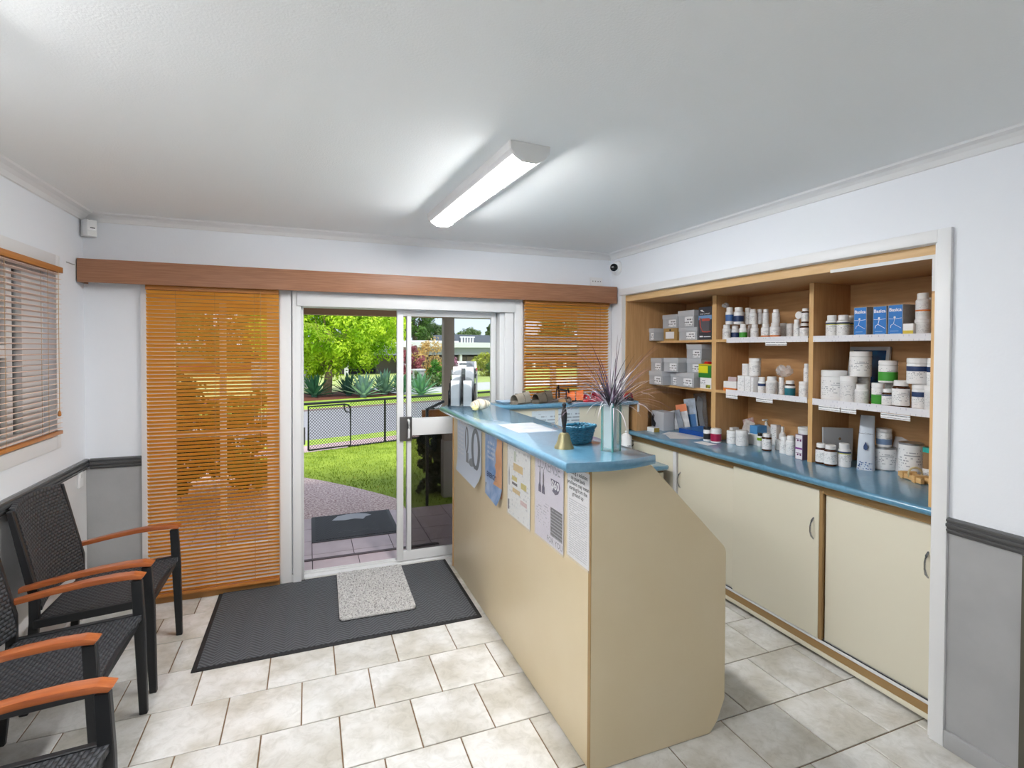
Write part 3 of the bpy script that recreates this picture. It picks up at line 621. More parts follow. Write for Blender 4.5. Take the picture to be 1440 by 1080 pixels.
# acrylic leaflet holder
hd = thing('leaflet_holder', (1.02, 3.59, ZC), 'tiered clear acrylic leaflet holder at the far end of the counter', 'leaflet holder', math.radians(-28))
for i in range(4):
    y = -.05+i*.034; z0 = .0; hh = .165+.048*i
    bm = bm_new(); s = .09; pts = [(-s, z0), (s, z0), (s, hh-.05), (s-.03, hh-.01), (s-.06, hh), (-s+.06, hh), (-s+.03, hh-.01), (-s, hh-.05)]
    add_prism(bm, pts, 1, y, y+.003); obj('pocket', mesh('pocket', bm), M['acrylic'], hd)
    lf = BL('leaflet %d' % i, ((244,246,248), (236,240,244), (246,246,248), (150,156,164))[i])
    for u in (-.045, .045):
        if (i == 3 and u < 0) or (i == 1 and u > 0): continue
        box('leaflet', u-.030, y+.006, .006, u+.030, y+.009, hh+.02-.01*(i % 2), lf, hd)
    for sx in (-1, 1): box('side_wall', sx*.092-.0015, y, 0, sx*.092+.0015, y+.034, hh-.05, M['acrylic'], hd)
# tray / papers / taped sheets
ty = thing('tray', (1.40, 3.665, ZC), 'shallow grey-blue tray on the shoe ledge beside the sandals', 'tray', .1)
bm = bm_new(); add_lathe(bm, [(.05, 0), (.098, .006), (.112, .020), (.108, .020), (.094, .009), (.0, .007)], 4, close=False)
bmesh.ops.rotate(bm, verts=bm.verts, cent=(0,0,0), matrix=Matrix.Rotation(PI/4, 3, 'Z')); bmesh.ops.scale(bm, verts=bm.verts, vec=(1.1, .8, 1)); obj('tray_body', mesh('tray_body', bm), mat('grey-blue plastic', (176,196,214), .4), ty)
mp_ = mat_print('counter sheet print', (222,222,226), (196,176,176), rows=6, amount=.5, cols=6)
box('information_sheet', .95, 2.35, ZC+.0002, 1.16, 2.66, ZC+.0012, mat('printed counter sheet', (206,214,220), .12, rgb2=(186,196,206), scale=14, alpha=.7), label='information sheet under clear film lying on the counter', cat='sheet')
# enamel jug on desk
jg = thing('enamel_jug', (2.285, 3.43, .765), 'white enamel lidded jug standing on the desk behind the counter', 'jug')
bm = bm_new(); add_lathe(bm, [(.040, 0), (.044, .004), (.044, .15), (.040, .156)], 24); obj('body', mesh('body', bm, smooth=True), M['white'], jg)
bm = bm_new(); add_lathe(bm, [(.044, .156), (.040, .166), (.022, .182), (.006, .186), (.006, .190), (.010, .196), (.006, .204), (.001, .206)], 24); obj('lid', mesh('lid', bm, smooth=True), M['white'], jg)
for s in (-1, 1):
    bm = bm_new(); add_tube(bm, [(s*.043, 0, .13), (s*.062, 0, .125), (s*.064, 0, .09), (s*.043, 0, .07)], .004, 6); obj('handle', mesh('handle', bm, smooth=True), M['blackp'], jg)
bm = bm_new(); add_box(bm, -.018, -.0455, .06, .018, -.0445, .10); obj('decal', mesh('decal', bm), mat('dark decal', (110,116,122), .5, rgb2=(236,236,236), scale=70), jg)
# sandals on the ledge
def sandal(loc, rz, sole, upper, label, scale=1.0, style='strap', buckle=True):
    e = thing('sandal', loc, label, 'sandal', rz, 'shoes displayed on the ledge'); e.scale = (scale,)*3
    out = [(-.115, -.026), (-.10, -.034), (-.04, -.032), (.03, -.042), (.085, -.044), (.115, -.030), (.125, -.005), (.118, .020), (.09, .036), (.03, .036), (-.04, .030), (-.10, .032), (-.118, .018), (-.122, -.004)]
    bm = bm_new(); add_prism(bm, out, 2, 0, .014); obj('sole', mesh('sole', bm), BL('sole '+label[:12], sole, .7), e)
    bm = bm_new(); add_prism(bm, [(x*.96, y*.94) for x, y in out], 2, .014, .024); obj('footbed', mesh('footbed', bm), BL('footbed '+label[:12], tuple(int(v*.8+30) for v in sole), .8), e)
    um = BL('upper '+label[:12], upper, .55)
    def band(x0, x1, hz, w=.040):
        bm = bm_new(); V = []
        for k in (0, 1):
            for i in range(11):
                a = PI*i/10; y = math.cos(a)*(w+.003+k*-.003); z = .012+(hz*1.25-k*.003)*math.sin(a)**.7
                V.append([bm.verts.new((x, y*(1 if j == 0 else 1.02), z*(1 if j == 0 else .86))) for j, x in enumerate((x0, x1))])
        o_, i_ = V[:11], V[11:]
        for i in range(10):
            bm.faces.new((o_[i][0], o_[i][1], o_[i+1][1], o_[i+1][0])); bm.faces.new((i_[i][0], i_[i+1][0], i_[i+1][1], i_[i][1]))
            for j in (0, 1): bm.faces.new((o_[i][j], o_[i+1][j], i_[i+1][j], i_[i][j]))
        obj('strap', mesh('strap', bm, smooth=True), um, e)
    if style == 'strap':
        band(-.045, .012, .068, .034); band(.024, .098, .058, .042)
        if buckle:
            for x, z in ((-.02, .088), (.056, .074)): box('buckle', x-.008, -.026, z-.004, x+.010, -.006, z+.006, M['steel'], e, bevel=.001)
    elif style == 'closed':
        band(.01, .10, .062, .040); band(-.11, -.075, .05, .030)
        bm = bm_new(); add_lathe(bm, [(.040, .014), (.040, .03), (.03, .045), (.01, .052)], 16, (.085, -.003, 0)); obj('toe_cap', mesh('toe_cap', bm, smooth=True), um, e)
    elif style == 'thin':
        band(.06, .075, .05, .042); band(-.02, -.008, .10, .030); band(-.105, -.095, .085, .030)
        bm = bm_new(); add_tube(bm, [(-.10, .03, .04), (-.10, .034, .09), (-.02, .034, .10)], .005, 6); add_tube(bm, [(-.10, -.03, .04), (-.10, -.034, .09), (-.02, -.034, .10)], .005, 6); obj('ankle_strap', mesh('ankle_strap', bm, smooth=True), um, e)
    return e
zl = ZC
sandal((1.500, 3.615, zl), PI+.35, (120,112,98), (156,150,138), 'grey taupe buckled sandal, first from the tray', .95)
sandal((1.680, 3.610, zl), PI+.25, (96,88,76), (98,90,78), 'dark olive-brown buckled sandal, second from the tray', .98)
sandal((1.810, 3.690, zl), 2.3, (176,136,94), (44,38,38), 'tan-soled sandal with thin black ankle straps', .95, 'thin')
sandal((1.862, 3.575, zl), 1.2, (60,56,56), (150,136,120), 'small taupe slip-on between black-strapped and orange shoes', .50, 'closed')
sandal((1.965, 3.625, zl), 2.7, (36,34,36), (232,116,48), 'black-soled sandal with bright orange strap', .95, 'strap', False)
sandal((2.080, 3.580, zl), .25, (196,30,44), (216,36,50), 'bright red clog shoe lying on the ledge', .80, 'closed')
sandal((2.150, 3.705, zl), .3, (226,226,230), (232,232,236), 'white shoe behind the red clog', .80, 'closed')
sandal((2.330, 3.600, zl), .9, (120,112,130), (150,140,160), 'mauve-grey sandal near the ledge end', .62, 'strap', False)
sandal((2.425, 3.60, zl), 1.2, (34,30,32), (196,26,40), 'red and black sandal at the right end of the ledge', .66, 'strap', False)
tg = box('swing_tag', 2.452, 3.522, 1.10, 2.47, 3.526, 1.16, M['paper'], label='white and green swing tag hanging at the ledge end', cat='tag')

# ------------------------------------------------------------------ mats
def mat_weave(name, c1, c2, s=55):
    m = mat(name, c1, .85); nt = m.node_tree; N, Lk = nt.nodes, nt.links; b = N['Principled BSDF']
    tc = N.new('ShaderNodeTexCoord'); sp = N.new('ShaderNodeSeparateXYZ'); Lk.new(tc.outputs['Object'], sp.inputs[0])
    zig = math_node(N, Lk, 'ABSOLUTE', math_node(N, Lk, 'SUBTRACT', math_node(N, Lk, 'FRACT', math_node(N, Lk, 'MULTIPLY', sp.outputs['X'], 9.0)), .5))
    ph = math_node(N, Lk, 'ADD', math_node(N, Lk, 'MULTIPLY', sp.outputs['Y'], s), math_node(N, Lk, 'MULTIPLY', zig, 4.5))
    w = math_node(N, Lk, 'ABSOLUTE', math_node(N, Lk, 'SUBTRACT', math_node(N, Lk, 'FRACT', ph), .5))
    mx = N.new('ShaderNodeMix'); mx.data_type = 'RGBA'; mx.inputs[6].default_value = (*lin(c1), 1); mx.inputs[7].default_value = (*lin(c2), 1)
    Lk.new(math_node(N, Lk, 'MULTIPLY', w, 1.6), mx.inputs[0]); Lk.new(mx.outputs[2], b.inputs['Base Color'])
    bp = N.new('ShaderNodeBump'); bp.inputs['Distance'].default_value = .006; Lk.new(w, bp.inputs['Height']); Lk.new(bp.outputs[0], b.inputs['Normal'])
    return m
em_ = thing('entrance_mat', (.205, 3.388, 0), 'large dark grey herringbone entrance mat at the door', 'mat')
box('rubber_border', -.752, -.455, .0005, .752, .455, .005, M['rubber'], em_, bevel=.0015); box('ribbed_carpet', -.728, -.431, .005, .728, .431, .009, mat_weave('herringbone carpet', (54,56,60), (104,106,110), 40), em_)
sm = thing('door_mat', (.392, 3.492, .009), 'small light grey shaggy door mat lying on the entrance mat', 'mat', math.radians(-1.2))
bm = bm_new(); w2, d2_, cr = .226, .338, .03; o2 = []
for cx, cy, a0 in ((w2-cr, d2_-cr, 0), (-w2+cr, d2_-cr, PI/2), (-w2+cr, -d2_+cr, PI), (w2-cr, -d2_+cr, 1.5*PI)):
    for i in range(6): a = a0+PI/2*i/5; o2.append((cx+cr*math.cos(a), cy+cr*math.sin(a)))
add_prism(bm, o2, 2, .0003, .004); obj('backing', mesh('backing', bm), M['rubber'], sm)
bm = bm_new(); add_prism(bm, [(x*.985, y*.99) for x, y in o2], 2, .004, .012); obj('pile_base', mesh('pile_base', bm), mat('grey pile', (170,168,166), .95, rgb2=(214,212,210), scale=160), sm)
bm = bm_new(); rg = random.Random(11)
for i in range(15000):
    x, y = rg.uniform(-w2*.97, w2*.97), rg.uniform(-d2_*.98, d2_*.98)
    if abs(x) > w2-cr and abs(y) > d2_-cr and (abs(x)-w2+cr)**2+(abs(y)-d2_+cr)**2 > cr*cr: continue
    a = rg.uniform(0, 2*PI); dx, dy = math.cos(a)*.0016, math.sin(a)*.0016; lx, ly = rg.uniform(-.006, .006), rg.uniform(-.006, .006); hz = rg.uniform(.016, .022)
    bm.faces.new([bm.verts.new(p) for p in ((x-dx, y-dy, .011), (x+dx, y+dy, .011), (x+lx, y+ly, hz))])
o = obj('pile', mesh('pile', bm, normals=False), mat('grey pile fibre', (130,128,126), .95, rgb2=(236,234,232), scale=90, lo=.40, hi=.52), sm); o['kind'] = 'stuff'

# ------------------------------------------------------------------ chairs
def mat_rattan():
    m = mat('black woven rattan', (40,42,45), .5); nt = m.node_tree; N, Lk = nt.nodes, nt.links; b = N['Principled BSDF']
    uv = N.new('ShaderNodeUVMap'); sp = N.new('ShaderNodeSeparateXYZ'); Lk.new(uv.outputs[0], sp.inputs[0])
    u = math_node(N, Lk, 'MULTIPLY', sp.outputs['X'], 17.0); v = math_node(N, Lk, 'MULTIPLY', sp.outputs['Y'], 30.0)
    ck = math_node(N, Lk, 'MODULO', math_node(N, Lk, 'FLOOR', v), 2.0); uu_ = math_node(N, Lk, 'ADD', u, math_node(N, Lk, 'MULTIPLY', ck, .5))
    a = math_node(N, Lk, 'ABSOLUTE', math_node(N, Lk, 'SINE', math_node(N, Lk, 'MULTIPLY', uu_, PI))); c = math_node(N, Lk, 'ABSOLUTE', math_node(N, Lk, 'SINE', math_node(N, Lk, 'MULTIPLY', v, PI)))
    hgt = math_node(N, Lk, 'MULTIPLY', math_node(N, Lk, 'POWER', a, .6), math_node(N, Lk, 'POWER', c, .5))
    mx = N.new('ShaderNodeMix'); mx.data_type = 'RGBA'; mx.inputs[6].default_value = (*lin((18,19,20)), 1); mx.inputs[7].default_value = (*lin((74,76,80)), 1)
    Lk.new(hgt, mx.inputs[0]); Lk.new(mx.outputs[2], b.inputs['Base Color'])
    bp = N.new('ShaderNodeBump'); bp.inputs['Distance'].default_value = .006; bp.inputs['Strength'].default_value = .8; Lk.new(hgt, bp.inputs['Height']); Lk.new(bp.outputs[0], b.inputs['Normal'])
    return m
M['rattan'] = mat_rattan()
def grid_panel(name, fn, nu, nv, th, m, parent):
    bm = bm_new(); uvl = bm.loops.layers.uv.new('UVMap'); S = []
    for k in (0, 1):
        S.append([[bm.verts.new(fn(i/nu, j/nv, k*th)) for i in range(nu+1)] for j in range(nv+1)])
    def face(vs_, uvs):
        f = bm.faces.new(vs_)
        for l, u in zip(f.loops, uvs): l[uvl].uv = u
    for k in (0, 1):
        for j in range(nv):
            for i in range(nu): face((S[k][j][i], S[k][j][i+1], S[k][j+1][i+1], S[k][j+1][i]), ((i/nu, j/nv), ((i+1)/nu, j/nv), ((i+1)/nu, (j+1)/nv), (i/nu, (j+1)/nv)))
    for j in range(nv):
        for i in (0, nu): face((S[0][j][i], S[0][j+1][i], S[1][j+1][i], S[1][j][i]), ((0, j/nv), (0, (j+1)/nv), (.03, (j+1)/nv), (.03, j/nv)))
    for i in range(nu):
        for j in (0, nv): face((S[0][j][i], S[0][j][i+1], S[1][j][i+1], S[1][j][i]), ((i/nu, 0), ((i+1)/nu, 0), ((i+1)/nu, .02), (i/nu, .02)))
    return obj(name, mesh(name, bm, smooth=True), m, parent)
def make_chair(loc, rz, label):
    e = thing('armchair', loc, label, 'chair', rz, 'black waiting chairs along the left wall'); hy = .262
    def seat(u, v, t):   # u across (y), v depth back->front
        y = (u-.5)*2*(hy-.012); x = -.185+.43*v; sag = .022*math.sin(PI*u)*(.35+.65*v)
        return (x-.028*math.sin(PI*u)*max(0, v-.5)*2, y, .405+.030*v-sag+.006-t)
    grid_panel('seat', seat, 14, 16, .022, M['rattan'], e)
    def back(u, v, t):
        y = (u-.5)*2*.232*(1-.05*v); z = .445+.455*v; x = -.172-.095*v**1.3-.034*math.sin(PI*u)
        return (x-t, y, z+(.012*math.sin(PI*u) if v > .95 else 0))
    grid_panel('backrest', back, 14, 16, .020, M['rattan'], e)
    for s in (-1, 1):
        # front leg rises to the arm
        bm = bm_new(); add_prism(bm, [(.232, .0), (.262, 0), (.256, .40), (.245, .592), (.205, .592), (.213, .40)], 1, s*hy-.0125, s*hy+.0125); obj('leg', mesh('leg', bm, bevel=.003, seg=1), M['blackmetal'], e)
        bm = bm_new(); add_prism(bm, [(-.250, 0), (-.218, 0), (-.175, .40), (-.176, .52), (-.262, .895), (-.285, .895), (-.212, .52), (-.212, .40)], 1, s*(hy-.018)-.011, s*(hy-.018)+.011); obj('leg', mesh('leg', bm, bevel=.003, seg=1), M['blackmetal'], e)
        bm = bm_new(); add_prism(bm, [(-.19, .382), (.235, .41), (.235, .445), (-.19, .417)], 1, s*hy-.011, s*hy+.011); obj('seat_rail', mesh('seat_rail', bm, bevel=.002, seg=1), M['blackmetal'], e)
        # arm
        pts = [(-.235, .548), (-.16, .562), (-.06, .580), (.05, .595), (.14, .602), (.215, .602), (.245, .598)]; bm = bm_new(); prev = None
        tops = []
        for k, (x, z) in enumerate(pts):
            w_ = .018+.009*min(1, k/4); tk = .021 if k < 6 else .013
            yo = s*(hy+.004)
            ring = [bm.verts.new(p) for p in ((x, yo-w_, z), (x, yo+w_, z), (x+(.012 if k == 6 else 0), yo+w_*.92, z+tk), (x+(.012 if k == 6 else 0), yo-w_*.92, z+tk))]
            if prev:
                for i in range(4): bm.faces.new((prev[i], prev[(i+1) % 4], ring[(i+1) % 4], ring[i]))
            else: bm.faces.new(ring[::-1])
            prev = ring
        bm.faces.new(prev); obj('armrest', mesh('armrest', bm, bevel=.004, seg=2, smooth=True), M['armwood'], e)
    for x, z in ((-.19, .39), (.225, .405)):
        bm = bm_new(); add_box(bm, x-.01, -hy+.01, z-.012, x+.01, hy-.01, z+.012); obj('cross_rail', mesh('cross_rail', bm), M['blackmetal'], e)
    return e
make_chair((-.925, 3.10, 0), 0, 'black woven armchair with timber arms, furthest in the corner')
make_chair((-.925, 2.425, 0), 0, 'black woven armchair with timber arms, middle of the row')
make_chair((-.800, 1.590, 0), math.radians(-2), 'black woven armchair with timber arms, nearest at the lower left')

# ------------------------------------------------------------------ small wall fittings
dt = thing('motion_detector', (XL+.045, D-.045, 2.243), 'white motion detector in the left ceiling corner', 'detector', math.radians(40))
bm = bm_new(); add_prism(bm, [(-.032, .03), (.032, .03), (.034, -.01), (.024, -.035), (-.024, -.035), (-.034, -.01)], 2, .012, .108); obj('case', mesh('case', bm, bevel=.004, smooth=True), M['white'], dt)
box('slot', -.010, -.0362, .058, .014, -.0352, .064, M['blackp'], dt); box('lens', -.022, -.0362, .016, .022, -.0350, .048, M['pale'], dt); box('bracket', -.012, .03, .06, .012, .05, .10, M['pale'], dt); box('screw', -.014, -.01, .108, .002, .006, .1145, M['steel'], dt)
cm = thing('security_camera', (XR-.001, 3.735, 2.275), 'white dome security camera high in the right corner', 'camera'); cm.scale = (1.2,)*3
Mr = Matrix.Rotation(-PI/2, 4, 'Y'); bm = bm_new(); add_lathe(bm, [(.050, 0), (.050, .014), (.042, .020), (.034, .036)], 24, M=Mr); obj('base', mesh('base', bm, smooth=True), M['white'], cm)
q = Vector((-.55, -.80, -.12)).to_track_quat('Z', 'Y').to_matrix().to_4x4(); q.translation = Vector((-.040, -.012, 0))
bm = bm_new(); add_lathe(bm, [(.024, -.03), (.033, -.018), (.034, .018), (.031, .028), (.027, .028), (.026, .022)], 24, M=q); obj('eyeball', mesh('eyeball', bm, smooth=True), M['white'], cm)
bm = bm_new(); add_lathe(bm, [(.0262, .0222), (.0255, .026), (.016, .030), (.002, .031)], 24, M=q); obj('lens', mesh('lens', bm, smooth=True), mat('black lens', (14,14,16), .08), cm)
sk = thing('socket_plate', (2.249, D-.0005, 2.135), 'white wall socket plate above the pelmet', 'socket')
box('plate', -.058, -.009, 0, .058, 0, .066, M['white'], sk, bevel=.003)
for x in (-.034, -.010, .016, .038): box('slot', x-.004, -.0098, .030, x+.004, -.0088, .038, M['steel'], sk)
lsw = thing('switch_plate', (XL+.0062, 3.733, .785), 'small white switch plate under the chair rail', 'switch')
box('plate', 0, -.034, 0, .010, .034, .086, M['white'], lsw, bevel=.003); box('rocker', .010, -.008, .055, .013, .008, .075, M['pale'], lsw, bevel=.001)
box('cable_stub', XL+.0005, 3.60, 2.072, XL+.004, 3.71, 2.076, M['railw'], label='thin metal strip left of the pelmet on the wall', cat='strip')
# ------------------------------------------------------------------ bottles and jars: style, x, y, z, radius, height, band, label
BOT = [
('bottle', 2.795, 2.933, 1.673, 0.028, 0.106, 'white', 'white bottle in clear bag, leftmost of front row on the top middle shelf'),
('bottle', 2.85, 2.908, 1.673, 0.0291, 0.101, 'navy', 'dark-labelled bottle beside the bagged one on the top middle shelf'),
('bottle', 2.79, 2.774, 1.673, 0.0258, 0.103, 'green', 'white bottle with bright green label on the top middle shelf'),
('bottle', 2.87, 2.797, 1.673, 0.0145, 0.098, 'white', 'slim white bottle half hidden right of green label bottle on the top middle shelf'),
('bottle', 2.79, 2.675, 1.673, 0.0251, 0.099, 'white', 'plain white bottle between green and orange labels on the top middle shelf'),
('bottle', 2.795, 2.589, 1.673, 0.028, 0.099, 'orange', 'white bottle with orange stripe, left of the pair on the top middle shelf'),
('bottle', 2.795, 2.514, 1.673, 0.0311, 0.103, 'orange', 'wider white bottle with orange stripe, right of the pair on the top middle shelf'),
('jar', 2.88, 2.527, 1.673, 0.0196, 0.102, 'pale', 'shaded white jar directly right of orange-striped pair on the top middle shelf'),
('jar', 2.88, 2.476, 1.673, 0.022, 0.097, 'pale', 'shaded white jar second right of orange-striped pair on the top middle shelf'),
('bottle', 2.795, 2.355, 1.673, 0.0185, 0.115, 'white', 'tall thin white bottle near right divider on the top middle shelf'),
('amber', 2.795, 2.301, 1.673, 0.0267, 0.09, 'white', 'squat amber bottle with white label against right divider on the top middle shelf'),
('bottle', 2.8, 2.91, 1.781, 0.0278, 0.121, 'blue', 'blue-printed white bottle in clear bag stacked on the top middle shelf'),
('bottle', 2.8, 2.826, 1.777, 0.0327, 0.119, 'navy', 'white bottle with broad navy label stacked on the top middle shelf'),
('bottle', 2.862, 2.806, 1.777, 0.0225, 0.116, 'white', 'stacked white bottle directly right of navy label bottle on the top middle shelf'),
('bottle', 2.8, 2.699, 1.773, 0.0246, 0.101, 'white', 'stacked white bottle above the green label bottle gap on the top middle shelf'),
('bottle', 2.85, 2.691, 1.774, 0.0201, 0.101, 'pale', 'stacked grey-labelled white bottle in the row middle on the top middle shelf'),
('bottle', 2.83, 2.622, 1.775, 0.02, 0.095, 'pale', 'last stacked white bottle of the long row on the top middle shelf'),
('bottle', 2.795, 2.509, 1.774, 0.0227, 0.086, 'white', 'lone white bottle stacked on orange-striped bottle on the top middle shelf'),
('amber', 2.795, 2.296, 1.763, 0.0213, 0.089, 'white', 'amber bottle with white label stacked by right divider on the top middle shelf'),
('jar', 2.83, 2.707, 1.423, 0.0371, 0.12, 'white', 'large white jar standing on the white cartons on the lower middle shelf'),
('bottle', 2.795, 2.614, 1.31, 0.0248, 0.111, 'navy', 'white bottle with navy neck band on the lower middle shelf'),
('bottle', 2.795, 2.535, 1.31, 0.0353, 0.118, 'pale', 'wide white bottle with barcode panel on the lower middle shelf'),
('bottle', 2.84, 2.5, 1.31, 0.0201, 0.113, 'white', 'white bottle under the crumpled plastic bag on the lower middle shelf'),
('amber', 2.775, 2.381, 1.31, 0.0296, 0.101, 'teal', 'small dark bottle with teal label on the lower middle shelf'),
('jar', 2.795, 2.298, 1.31, 0.0289, 0.099, 'white', 'white jar against the right divider on the lower middle shelf'),
('bottle', 2.82, 2.304, 1.406, 0.0164, 0.111, 'white', 'slim white bottle stacked on jar by right divider on the lower middle shelf'),
('bottle', 2.795, 2.123, 1.673, 0.0309, 0.127, 'navylime', 'leftmost white bottle with navy and lime band on the top right shelf'),
('bottle', 2.785, 2.048, 1.673, 0.0316, 0.124, 'navylime', 'second white bottle with navy and lime band on the top right shelf'),
('bottle', 2.86, 2.055, 1.673, 0.0183, 0.124, 'navylime', 'half hidden white bottle behind the banded pair on the top right shelf'),
('jar', 2.795, 1.648, 1.673, 0.0333, 0.08, 'pale', 'wide white jar under the stack at far right on the top right shelf'),
('bottle', 2.795, 1.649, 1.753, 0.0291, 0.128, 'orangedot', 'tall white bottle with orange mark topping right stack on the top right shelf'),
('bottle', 2.88, 1.665, 1.673, 0.0097, 0.191, 'pale', 'shaded tall white bottle behind the right stack on the top right shelf'),
('jar', 2.82, 2.126, 1.31, 0.064, 0.175, 'print', 'very wide white jar at the left on the lower right shelf'),
('jar', 2.795, 2.02, 1.31, 0.041, 0.146, 'pale', 'medium white jar overlapping the very wide jar on the lower right shelf'),
('jar', 2.91, 2.021, 1.31, 0.0366, 0.149, 'white', 'white jar standing behind, under the tall jar on the lower right shelf'),
('jar', 2.88, 2.013, 1.453, 0.0523, 0.141, 'print', 'tall white jar stacked in front of the blue picture on the lower right shelf'),
('bottle', 2.79, 1.942, 1.31, 0.0327, 0.106, 'pale', 'small white capped bottle in front of jars on the lower right shelf'),
('jar', 2.795, 1.858, 1.31, 0.0291, 0.119, 'green', 'lower white jar with green label on the lower right shelf'),
('jar', 2.9, 1.862, 1.31, 0.033, 0.118, 'white', 'white jar behind, carrying the upper green jar on the lower right shelf'),
('jar', 2.85, 1.844, 1.431, 0.0425, 0.116, 'green', 'upper white jar with green label on the lower right shelf'),
('amber', 2.785, 1.803, 1.31, 0.025, 0.092, 'whitenavy', 'small dark bottle with white cap beside green jar on the lower right shelf'),
('amber', 2.785, 1.738, 1.31, 0.0375, 0.14, 'white', 'large amber bottle with white label on the lower right shelf'),
('jar', 2.81, 1.664, 1.31, 0.033, 0.127, 'navy', 'white jar with navy band at bottom right on the lower right shelf'),
('jar', 2.805, 1.675, 1.436, 0.0433, 0.127, 'navy', 'wide white jar with navy band stacked at right on the lower right shelf'),
('jar', 2.79, 1.6, 1.31, 0.0298, 0.121, 'pale', 'white jar nearest the right end panel on the lower right shelf'),
('jar', 2.805, 1.602, 1.43, 0.0266, 0.134, 'navy', 'stacked white jar cut off by the right end panel on the lower right shelf'),
('amber', 2.766, 2.158, 0.943, 0.0287, 0.118, 'white', 'left one of two amber bottles by the right divider on the blue worktop'),
('amber', 2.768, 2.101, 0.943, 0.0329, 0.118, 'white', 'right one of two amber bottles by the right divider on the blue worktop'),
('bottle', 2.82, 2.057, 0.943, 0.0322, 0.131, 'bluelime', 'white bottle with blue and yellow band on the blue worktop'),
('tin', 2.965, 1.93, 0.943, 0.052, 0.126, 'print', 'pale label tin carrying a smaller tub on the blue worktop'),
('jar', 2.965, 1.935, 1.069, 0.036, 0.10, 'blueband', 'white tub with dusty blue band stacked on a tin'),
('can', 2.963, 1.793, 0.943, 0.054, 0.172, 'print', 'large white paper-label can behind the wooden massager on the blue worktop'),
('tealjar', 2.93, 1.687, 0.943, 0.0273, 0.165, 'white', 'brown jar with teal lid against the end panel on the blue worktop'),
('jar', 2.673, 2.982, 0.943, 0.0262, 0.102, 'black', 'grey jar with black lid beside red jar on the blue worktop'),
('jar', 2.69, 2.914, 0.943, 0.0358, 0.098, 'crimson', 'white jar with crimson label on the blue worktop'),
('jar', 2.758, 2.835, 0.943, 0.0339, 0.091, 'white', 'left white tub of the pair in middle bay on the blue worktop'),
('jar', 2.769, 2.753, 0.943, 0.0392, 0.106, 'pale', 'right white tub of the pair in middle bay on the blue worktop'),
('bottle', 2.869, 2.696, 0.943, 0.0175, 0.089, 'lime', 'small bottle with lime band and dark cap on the blue worktop'),
('amber', 2.784, 2.56, 0.943, 0.0297, 0.112, 'white', 'amber bottle with white cap and label in middle bay on the blue worktop'),
('bottle', 2.813, 2.453, 0.943, 0.025, 0.108, 'white', 'left one of two shrink-wrapped white bottles on the blue worktop'),
('bottle', 2.807, 2.397, 0.943, 0.0269, 0.122, 'white', 'right one of two shrink-wrapped white bottles on the blue worktop'),
]
def lathe_obj(name, prof, m, parent, seg=20):
    bm = bm_new(); add_lathe(bm, prof, seg); return obj(name, mesh(name, bm, smooth=True), m, parent)
